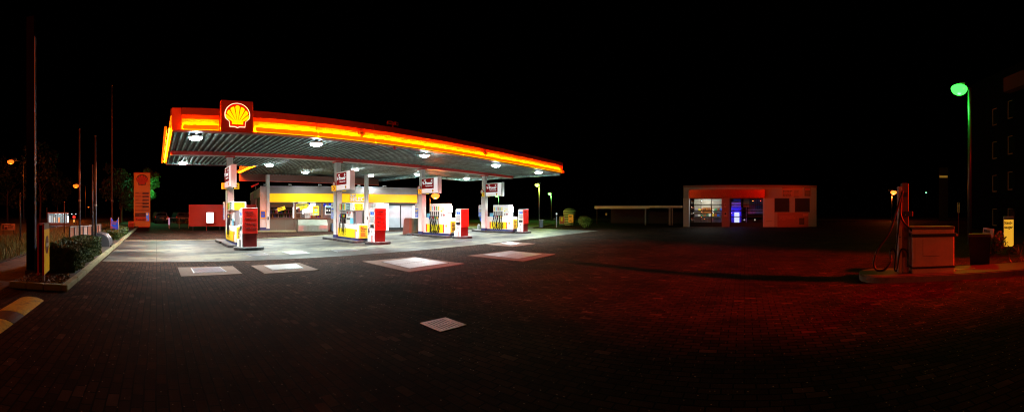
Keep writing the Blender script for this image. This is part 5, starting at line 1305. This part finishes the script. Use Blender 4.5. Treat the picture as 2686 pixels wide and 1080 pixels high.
# sectional doors with bulged glossy panes
def bulge_pane(x0, x1, z0, z1, y, dpt, m, par, n=8):
    mb = MB(); vs = []; fs = []
    for j in range(n+1):
        for i in range(n+1):
            u, v = i/n, j/n; vs.append((x0+(x1-x0)*u, y - dpt*(4*u*(1-u))*(4*v*(1-v)), z0+(z1-z0)*v))
    for j in range(n):
        for i in range(n):
            a = j*(n+1)+i; fs.append((a, a+1, a+n+2, a+n+1))
    mb._add(vs, fs); return mb.build('pane', m, par, smooth=True)
def mirror_glass():
    m, nt, b = new_mat('door_glass'); N, L = nt.nodes, nt.links
    tr = N.new('ShaderNodeBsdfTransparent'); gl = N.new('ShaderNodeBsdfGlossy'); gl.inputs['Roughness'].default_value = .015
    mx = N.new('ShaderNodeMixShader'); mx.inputs[0].default_value = .42
    L.new(tr.outputs[0], mx.inputs[1]); L.new(gl.outputs[0], mx.inputs[2]); L.new(mx.outputs[0], N['Material Output'].inputs['Surface'])
    return m
M['doorglass'] = mirror_glass()
for dn, (cols_px, lab) in enumerate((([(270,436),(446,612),(624,794)], 'left'), ([(948,1116),(1128,1302),(1310,1484)], 'right'))):
    a_, b_ = cols_px[0][0]-24, cols_px[-1][1]+4
    d_ = hb('sectional_door', M['dark'], zx(a_), zx(b_), .10, .16, 0.02, hz(zy(792)))
    vlines = [(400,488),(502,590),(604,690),(704,792)]
    xsb = [a_] + [ (cols_px[k][1], cols_px[k+1][0]) for k in range(2)] 
    for (va, vb) in ((385,400),(488,502),(590,604),(690,704)): hb('rail', M['dark'], zx(a_), zx(b_), .08, .14, hz(zy(vb)), hz(zy(va)), par=d_)
    for (xa_, xb_) in ((a_, cols_px[0][0]), (cols_px[0][1], cols_px[1][0]), (cols_px[1][1], cols_px[2][0]), (cols_px[2][1], b_)): hb('stile', M['dark'], zx(xa_), zx(xb_), .082, .138, hz(zy(792)), hz(zy(400)), par=d_)
    for r_, (va, vb) in enumerate(vlines):
        for c_, (xa_, xb_) in enumerate(cols_px):
            bulge_pane(hx(zx(xa_)), hx(zx(xb_)), hz(zy(vb)), hz(zy(va)), .10, .035 + .01*((r_+c_) % 3), M['doorglass'], d_)
# interior of the hall
def hin(px, y): return Vector((HX+y, HY0-hx(px), 0))
Mshelf = mat('interior_pale', (.5,.5,.45), .6)
rr = random.Random(12)
t = thing('interior_shelf', 'cluttered shelf of pale boxes inside the left hall door', 'shelf', hin(zx(530), 2.2), -PI/2); w_ = abs(hx(zx(794))-hx(zx(270)))/2
MB().box(-w_, w_, .3, .34, 0.05, 3.3).build('back_panel', mat('interior_board', (.28,.27,.22), .6, var=.5, scale=1.5), t)
for z in (.9, 1.5): MB().box(-w_, w_, -.05, .29, z, z+.04).build('shelf_board', M['grey'], t)
cols8 = [(.7,.55,.05),(.02,.15,.7),(.8,.8,.75),(.4,.12,.03),(.03,.3,.12),(.3,.3,.35)]
bxm = [mat('carton_%d' % k, c_, .5) for k, c_ in enumerate(cols8)]
names_c = ['yellow', 'blue', 'white', 'brown', 'green', 'grey']
k = 0
for z in (.945, 1.545):
    x = -w_+.15
    while x < w_-.3:
        w1 = rr.uniform(.16,.34); ci = rr.randrange(6); q_ = hin(zx(530), 2.2)
        o = MB().box(0, w1, 0, .24, 0, rr.uniform(.18,.40), bev=.01).build('carton', bxm[ci], None, loc=(q_.x+.0, q_.y-x, z), rz=-PI/2)
        tag(o, 'small %s carton among the goods seen through the left hall door' % names_c[ci], 'carton', 'cartons on the hall shelf'); x += w1+rr.uniform(.02,.12); k += 1
t = thing('guide_board', 'orange board with black arrow inside the left hall door', 'sign', hin(zx(530), 1.2), -PI/2); MB().box(-.5,.5,0,.03,1.38,1.92).build('panel', mat('orange_board', (.6,.22,.03), .5), t)
MB().fpoly([(-.4,1.45),(-.34,1.45),(-.34,1.72),(-.22,1.72),(-.22,1.66),(-.10,1.76),(-.22,1.86),(-.22,1.80),(-.4,1.80)], -.006, -.001).build('arrow', M['black'], t); mb = MB(); bars(mb,.0,.4,1.8,2,.16,-.002,4,th=.5); mb.build('print', M['black'], t); MB().box(-.03,.03,.03,.06,0,1.4).build('leg', M['grey'], t)
t = thing('blue_cabinet', 'bright blue white glowing machine inside the right hall door', 'machine', hin(zx(1035), 1.6), -PI/2)
MB().box(-.55,.55,.05,.5,.1,2.0).build('body', mat('blue_paint', (.05,.05,.7), .4), t); MB().box(-.5,.45,.1,.5,2.02,2.5).build('top_box', mat('violet', (.35,.2,.7), .4), t); MB().box(-.3,.5,.1,.5,2.6,3.2).build('sign_box', mat('dark_blue_panel', (.02,.04,.25), .3), t)
MB().box(-.22,.30,-.05,.049,.4,1.45).build('lit_front', emit('blue_white', (.55,.6,1), 2.2), t)
lamp('POINT', 'hall_blue', (HX+1.0, HY0-hx(zx(1035)), 1.4), 45, (.12,.1,1), .15)
lamp('POINT', 'hall_white', (HX+1.1, HY0-hx(zx(500)), 2.9), 300, (1,.97,.85), .2)
t = thing('hanging_curtain', 'pale ribbed strip curtain inside the right hall door', 'curtain', hin(zx(1390), 2.6), -PI/2)
for k_ in range(9): MB().box(-.85+k_*.2, -.68+k_*.2, 0, .03, 1.8, 3.4).build('strip', mat('strip_teal', (.12,.18,.20), .4), t)
MB().box(-.9,.95,.0,.05,1.3,1.78).build('board', M['wallwhite'], t)
t = thing('hanging_board', 'dull yellow panel inside the right hall door', 'panel', hin(zx(1210), 2.2), -PI/2); MB().box(-.3,.3,0,.04,2.0,3.3).build('board', mat('dull_yellow', (.5,.32,.05), .5), t); MB().box(-.06,.06,.0,.04,0,1.99).build('leg', M['grey'], t)
for k_, px in enumerate((1176, 1358)):
    q_ = hin(zx(px), .9); t = thing('globe_lamp', 'small pale globe glowing low inside the right hall door, %s of two' % ['left','right'][k_], 'lamp', (q_.x, q_.y, 0)); MB().tube([(0,0,0),(0,0,.62)], .015, 6).build('stand', M['dark'], t)
    MB().dome((0,0,.70), .085, 14, 5).dome((0,0,.70), .085, 14, 5, down=False).build('globe', emit('globe_glow', [(1,.75,.7),(1,.9,.6)][k_], .7), t, smooth=True)

# ---- right hand pump island ----
u = Vector((-.25, -.968, 0)).normalized(); ang = math.atan2(u.y, u.x)   # local +x runs to the right in view, -y faces camera
IO = Vector((7.80, -2.55, 0))
isl = thing('pump_island', 'long kerbed island with chipped rounded white end', 'island', IO, ang)
MB().poly(rounded(-.05, 5.6, .0, 1.25, .5, 10), 0.002, .135).build('kerb', mat('worn_paint', (.12,.10,.09), .7, var=.4, bump=.8, scale=9, dirt=(.03,.03,.03), dirt_amt=1.0), isl)
MB().poly(rounded(0, 5.55, .05, 1.2, .45, 10), .135, .15).build('top', M['darkgrey'], isl)
def iloc(px, py, z=.15):
    p = gnd(px, py, z); d_ = p-IO; v = Vector((-u.y, u.x, 0)); return d_.dot(u), d_.dot(v), p
bx0 = iloc(2393, 713); bx1 = iloc(2503, 714)
y0 = .30
def ix(px, y):     # local x where the view ray at px meets local y
    b = bear(px); r_ = Vector((math.sin(b), math.cos(b), 0)); v = Vector((-u.y, u.x, 0))
    # point = s*r_ ; (s r_ - IO).v = y
    s = (y + IO.dot(v))/r_.dot(v); return (r_*s-IO).dot(u), s
xa, sa = ix(2393, y0); xb, sb = ix(2503, y0)
ba = thing('pump_cabinet', 'square metal pump cabinet with dark rails on the right island', 'cabinet', IO, ang)
Mcab = mat('cabinet_paint', (.50,.27,.19), .42, var=.1, dirt=(.2,.12,.1), dirt_amt=.4)
zt = CH+(YH-594)/F*((sa+sb)/2)
dpt = .55
MB().box(xa+.01, xb-.01, y0+.01, y0+dpt, .15, .26).build('base', Mcab, ba)
MB().box(xa-.03, xb+.02, y0-.03, y0+dpt+.02, .262, .30).build('lower_rail', M['black'], ba)
pan = MB().box(xa, xb, y0, y0+dpt, .302, zt-.24, bev=.012).build('front_panel', Mcab, ba)
w = xb-xa
hh = MB().box(xa+w*.25, xa+w*.69, y0-.006, y0-.001, .55, .94).build('hatch', Mcab, pan)
for a in ((xa+w*.245, xa+w*.25, .55, .94), (xa+w*.25, xa+w*.64, .542, .549)): MB().box(a[0], a[1], y0-.008, y0-.001, a[2], a[3]).build('hatch_gap', M['black'], pan)
MB().box(xa+w*.06, xa+w*.065, y0-.004, y0-.001, .32, zt-.25).build('seam', M['black'], pan)
MB().box(xa-.03, xb+.05, y0-.04, y0+dpt+.02, zt-.238, zt-.17, bev=.01).build('upper_rail', M['black'], ba)
MB().box(xa-.02, xb+.045, y0-.045, y0-.03, zt-.169, zt-.160).build('chrome_strip', M['steel'], ba)
MB().box(xa, xb, y0, y0+dpt, zt-.159, zt-.07, bev=.006).build('upper_panel', Mcab, ba)
MB().box(xa-.01, xb+.01, y0-.01, y0+dpt+.01, zt-.068, zt, bev=.01).build('top', M['darkgrey'], ba)
MB().tube([(xb+.05,y0,zt-.2),(xb+.09,y0-.01,zt-.21)], .02, 8).build('hook', M['steel'], ba)
# hose column
yc = .45; ca, s1 = ix(2357, yc); cb_, s2 = ix(2366, yc); cc_, s3 = ix(2383, yc)
zt2 = CH+(YH-480)/F*((s1+s3)/2)
col = thing('hose_column', 'tall slim hose column with looping black hoses beside the cabinet', 'pump', IO, ang)
MB().box(ca, cb_, yc-.02, yc+.25, .15, zt2-.08).build('edge_panel', mat('pink_edge', (.40,.28,.28), .45), col)
MB().box(cb_+.002, cc_, yc, yc+.24, .15, zt2, bev=.006).build('mast', mat('mast_brown_red', (.10,.045,.025), .45, var=.15), col)
MB().box(cc_+.001, cc_+.012, yc+.02, yc+.2, .15, zt2-.02).build('edge_strip', M['steel'], col)
MB().box(cb_+.02, cc_-.02, yc-.012, yc-.001, zt2-.32, zt2-.22).build('label', M['black'], col)
MB().box(cb_+.05, cc_+.09, yc-.10, yc-.002, zt2-.78, zt2-.66, bev=.01).build('nozzle_boot', M['black'], col)
MB().box(cb_+.0, cc_-.02, yc-.06, yc-.003, .15, .52, bev=.05).build('foot_cover', mat('mast_foot', (.26,.10,.06), .45), col)
mb = MB(); bars(mb, ca+.01, cb_-.01, 1.0, 1, .05, yc-.021, 1); mb.build('print', M['black'], col)
def cat(P, n=8):   # catmull-rom
    P = [Vector(p) for p in P]; P = [P[0]]+P+[P[-1]]; out = []
    for i in range(1, len(P)-2):
        for j in range(n):
            t_ = j/n; a, b, c_, d_ = P[i-1], P[i], P[i+1], P[i+2]
            out.append(.5*((2*b)+(-a+c_)*t_+(2*a-5*b+4*c_-d_)*t_*t_+(-a+3*b-3*c_+d_)*t_**3))
    out.append(P[-2]); return out
def ip(px, py, y):
    x_, s_ = ix(px, y); return (x_, y, CH+(YH-py)/F*s_)
h1 = [ip(2366,505,yc-.05), ip(2352,552,yc-.1), ip(2332,610,yc-.15), ip(2302,655,yc-.2), ip(2292,690,yc-.2), ip(2300,708,yc-.2), ip(2320,707,yc-.2), ip(2337,685,yc-.15), ip(2335,662,yc-.12), ip(2343,652,yc-.1), ip(2350,665,yc-.05)]
MB().tube(cat(h1), .026, 10).build('hose', M['rubber'], col, smooth=True)
h2 = [ip(2368,500,yc-.06), ip(2360,560,yc-.06), ip(2352,640,yc-.06), ip(2346,700,yc-.06), ip(2352,707,yc-.1), ip(2358,670,yc-.1), ip(2366,653,yc-.1), ip(2380,662,yc-.1), ip(2381,700,yc-.1)]
MB().tube(cat(h2), .022, 10).build('hose', M['rubber'], col, smooth=True)
h3 = [ip(2364,520,yc-.05), ip(2362,560,yc-.08), ip(2372,585,yc-.08), ip(2390,602,yc-.1), ip(2396,606,yc-.1)]
MB().tube(cat(h3), .026, 10).build('hose', M['rubber'], col, smooth=True)
# little pipe
t = thing('guard_pipe', 'thin steel pipe lying between cabinet and black bin', 'pipe', IO, ang); MB().tube([(xb+.03,.35,.20),(xb+.55,.35,.19)], .012, 8).build('tube', M['steel'], t); MB().box(xb+.03,xb+.06,.33,.37,.15,.19).build('clip', M['steel'], t)
# black wheelie bin
q_ = gnd(2570, 705); q_.z = 0
t = thing('wheelie_bin', 'tall black bin behind the pump island', 'bin', q_, -bear(2570)); MB()._add([(-.26,0,.05),(.26,0,.05),(.24,.5,.05),(-.24,.5,.05),(-.30,-.05,.88),(.30,-.05,.88),(.30,.55,.88),(-.30,.55,.88)], [(0,3,2,1),(4,5,6,7),(0,1,5,4),(1,2,6,5),(2,3,7,6),(3,0,4,7)]).build('body', M['bin'], t); MB().box(-.32,.32,-.08,.58,.885,.95,bev=.02).build('lid', mat('bin_lid', (.03,.035,.03), .35), t)
for s in (-1,1): MB().cyl((s*.25-.03,.5,.09), .09, .06, 14, axis='x').build('wheel', M['black'], t)
# tilted white sign
q_ = atd(2592, 610, 13.5); t = thing('tilted_sign', 'tilted pale sign board in the bushes right of the tall lamp pole', 'sign', (q_.x, q_.y, 0), -bear(2592)-.2)
o = MB().box(-.20,.20,-.012,.012,-.16,.16,bev=.004).build('panel', M['colwhite'], t, loc=(0,0,q_.z)); o.rotation_euler = (0, R(7), 0)
mb = MB(); bars(mb,-.16,.16,.10,1,.12,-.013,3,th=.8,dep=.004); bars(mb,-.16,.16,-.03,2,.055,-.013,4,th=.5,dep=.004); mb.build('print', M['black'], o)
MB().box(-.02,.02,.0,.03,0,q_.z-.16).build('post', M['dark'], t)
# vacuum sign
dv = 15.5; q_ = atd(2646, 610, dv); t = thing('vacuum_sign', 'yellow lit Staubsauger sign column among dark bushes', 'sign', (q_.x, q_.y, 0), -bear(2646)+.15)
za, zb_ = CH+(YH-648)/F*dv, CH+(YH-567)/F*dv
MB().box(-.22,.22,0,.12,max(za,.02),zb_,bev=.03).build('housing', M['grey'], t); MB().box(-.20,.20,-.012,-.001,max(za,.02)+.03,zb_-.14).build('yellow_face', emit('vac_yellow', (1,.48,.03), .75, (.8,.5,.05)), t); MB().box(-.20,.20,-.012,-.001,zb_-.135,zb_-.02).build('grey_face', M['grey'], t)
textb('Staub-', .16, M['black'], t, -.19, -.017, zb_-.32, bold=.005, sx=.85); textb('sauger', .16, M['black'], t, -.19, -.017, zb_-.50, bold=.005, sx=.85)
bush(2604, 668, .42, .8, 2000, 'dark bush around the tilted pale sign', 8)
bush(2650, 664, .45, .20, 900, 'low dark bush in front of the yellow vacuum sign', 9)
# bus stop sign
q_ = atd(2514, 540, 24); t = thing('route_sign', 'narrow upright dim sign with boxes left of the tall green lamp pole', 'sign', (q_.x, q_.y, 0), -bear(2514)); z0_, z1_ = CH+(YH-558)/F*24, CH+(YH-531)/F*24
MB().box(-.09,.09,0,.03,z0_,z1_,bev=.005).build('panel', mat('dim_pink', (.35,.18,.17), .5), t)
for k_ in range(4): MB().box(-.05,.05,-.005,-.001,z0_+.06+k_*.12+(.12 if k_==3 else 0),z0_+.13+k_*.12+(.2 if k_==3 else 0)).build('mark', M['black'], t)
MB().box(-.02,.02,.005,.028,0,z0_).build('post', M['darkred'], t)
# spoked wheel of a bicycle at the edge
q_ = gnd(2676, 700); t = thing('bicycle', 'dark bicycle with thin spoked wheel at the right edge', 'bicycle', (q_.x, q_.y, 0), -bear(2676)+.15)
def torus_pts(cx, cz, r, n=28): return [(cx+r*math.cos(2*PI*k_/n), 0, cz+r*math.sin(2*PI*k_/n)) for k_ in range(n+1)]
for cx in (0, 1.05):
    wl = MB().tube(torus_pts(cx,.34,.33), .014, 6).build('wheel', M['rubber'], t)
    sp = MB()
    for k_ in range(14): a = 2*PI*k_/14; sp.tube([(cx,0,.34),(cx+.32*math.cos(a),0,.34+.32*math.sin(a))], .003, 4)
    sp.build('spoke', M['darkgrey'], wl)
MB().tube([(0,0,.34),(.15,0,.85),(.7,0,.80),(.45,0,.32),(.15,0,.80)], .018, 6).tube([(.45,0,.32),(1.05,0,.34),(.70,0,.82)], .014, 6).build('frame', M['darkgrey'], t); MB().box(.6,.82,-.05,.05,.92,.97,bev=.02).build('saddle', M['black'], t); MB().tube([(.15,0,.85),(.12,0,.98),(.12,-.22,1.0)], .012, 6).build('handlebar', M['darkgrey'], t)

# apartment building on the right
bd = thing('apartment_building', 'tall dark apartment block with thinly edged windows at the right edge', 'building', (14, -19.3, 0), PI)
# local x -> -X world ; front (-y local) faces +Y world... rotate so front looks to the camera
Mbl = mat('dark_facade', (.003,.003,.003), .9, spec=.05)
MB().box(-14.2, 3, 0, 8, 0, 13.0).build('wall', Mbl, bd)
MB().box(-8.6, 3, -.6, 0, 10.9, 12.0).build('balcony_edge', mat('balcony_red', (.12,.02,.02), .6), bd)
Mwf = mat('lit_reveal', (.35,.16,.12), .6)  # red light on the reveals put into colour, lit edges only
for px, cols_y in ((2613, [(284,328),(371,416),(459,503),(547,592)]), (2654, [(263,310),(356,404),(450,498),(546,592)])):
    for (ya, yb_) in cols_y:
        b = bear(px); s = -19.3/math.cos(b); X = s*math.sin(b); lx = -(X-14); d_ = abs(s)
        z1_, z0_ = CH+(YH-ya)/F*d_, CH+(YH-yb_)/F*d_
        w_ = .42
        f = MB().box(lx-w_, lx+w_, -.03, -.001, z0_, z1_).build('window', Mbl, bd)
        MB().box(lx-w_, lx-w_+.05, -.06, -.031, z0_, z1_).build('frame', Mwf, f); MB().box(lx-w_+.05, lx+w_*.3, -.06, -.031, z1_-.05, z1_).build('frame', Mwf, f); MB().box(lx-w_+.05, lx+w_*.3, -.06, -.031, z0_, z0_+.07).build('sill', Mwf, f)
        MB().box(lx-w_+.08, lx+w_-.05, -.034, -.031, z0_+.1, z1_-.08).build('pane', M['glassy'], f)
# dim balcony lamp strip (far)
q_ = atd(2475, 463, 60); t = thing('lit_window_strip', 'dim yellow lit strip high in the dark behind the right pump', 'lit window', q_, -bear(2475)); MB().box(-.65,.65,0,.1,-.16,.16).build('pane', emit('dim_strip', (.5,.25,.03), .35), t); MB().box(-.75,.75,.02,.3,-.25,-.17).build('sill', M['dark'], t); MB().box(-.75,.75,.11,3,-q_.z,1.5).build('wall', M['dark'], t)

# =====================================================================
# LIGHTS that are not visible lamps of the forecourt
# =====================================================================
RED = (1.0, .014, .002)
l = lamp('SPOT', 'sodium_far', (0.5, -31, 8.2), 190000, RED, .4, spot=R(15.5), blend=.75, target=(11.5, 4.0, 0)); l.scale = (1.5, 1, 1)
l = lamp('SPOT', 'sodium_street', (-6, -16, 9), 34000, (1.0, .07, .008), .3, spot=R(17), blend=.7, target=(1, 33, 3.6))
l.scale = (2.8, 1, 1)
lamp('SPOT', 'sodium_right', (5, -10, 9), 15000, RED, .3, spot=R(22), blend=.8, target=(37, -1.5, 3.2))
lamp('SPOT', 'sign_fill_spot', (-9, -9, 8), 520, (1.0, .10, .01), .25, spot=R(30), blend=.7, target=(-3.4, 6.5, .6))  # added spot, brightens the no entry sign, speed bump and left foreground
lamp('POINT', 'sodium_rim', (10.6, -12.6, 5.5), 260, RED, .12)
lamp('POINT', 'sodium_road', (-13.0, 15, 6.5), 1500, (1.0, .13, .01), .3)
lamp('SPOT', 'sodium_right_side', (-4, -8.5, 5), 1000, (1.0, .10, .01), .2, spot=R(17), blend=.5, target=(8.0, -4.2, .95))
# cameras, world, render
w = bpy.data.worlds.new('World'); S.world = w; w.use_nodes = True
bg = w.node_tree.nodes['Background']; bg.inputs['Color'].default_value = (0.2, 0.1, 0.12, 1); bg.inputs['Strength'].default_value = 0.0002
cam = bpy.data.cameras.new('Camera'); co = bpy.data.objects.new('Camera', cam); COL.objects.link(co); S.camera = co
cam.type = 'PANO'; cam.clip_end = 2000; cam.clip_start = .05
half = 1343.0/F
for holder in (cam, getattr(cam, 'cycles', None)):
    if holder is None: continue
    try:
        holder.panorama_type = 'CENTRAL_CYLINDRICAL'
        holder.central_cylindrical_range_u_min = -half; holder.central_cylindrical_range_u_max = half
        holder.central_cylindrical_range_v_min = -(1080-YH)/F; holder.central_cylindrical_range_v_max = YH/F
        holder.central_cylindrical_radius = 1.0
        print('PANO set on', type(holder))
    except Exception as ex: print('pano', ex)
co.location = (0, 0, CH); co.rotation_euler = (PI/2, 0, -bear(1343))
S.render.engine = 'CYCLES'; S.cycles.pixel_filter_type = 'BLACKMAN_HARRIS'; S.cycles.filter_width = 1.1
S.cycles.use_denoising = True
S.cycles.max_bounces = 6; S.cycles.diffuse_bounces = 3; S.cycles.glossy_bounces = 4; S.cycles.transparent_max_bounces = 8
S.cycles.sample_clamp_indirect = 4
S.cycles.use_light_tree = True
S.view_settings.view_transform = 'Standard'; S.view_settings.look = 'None'; S.view_settings.exposure = 0; S.view_settings.gamma = 1
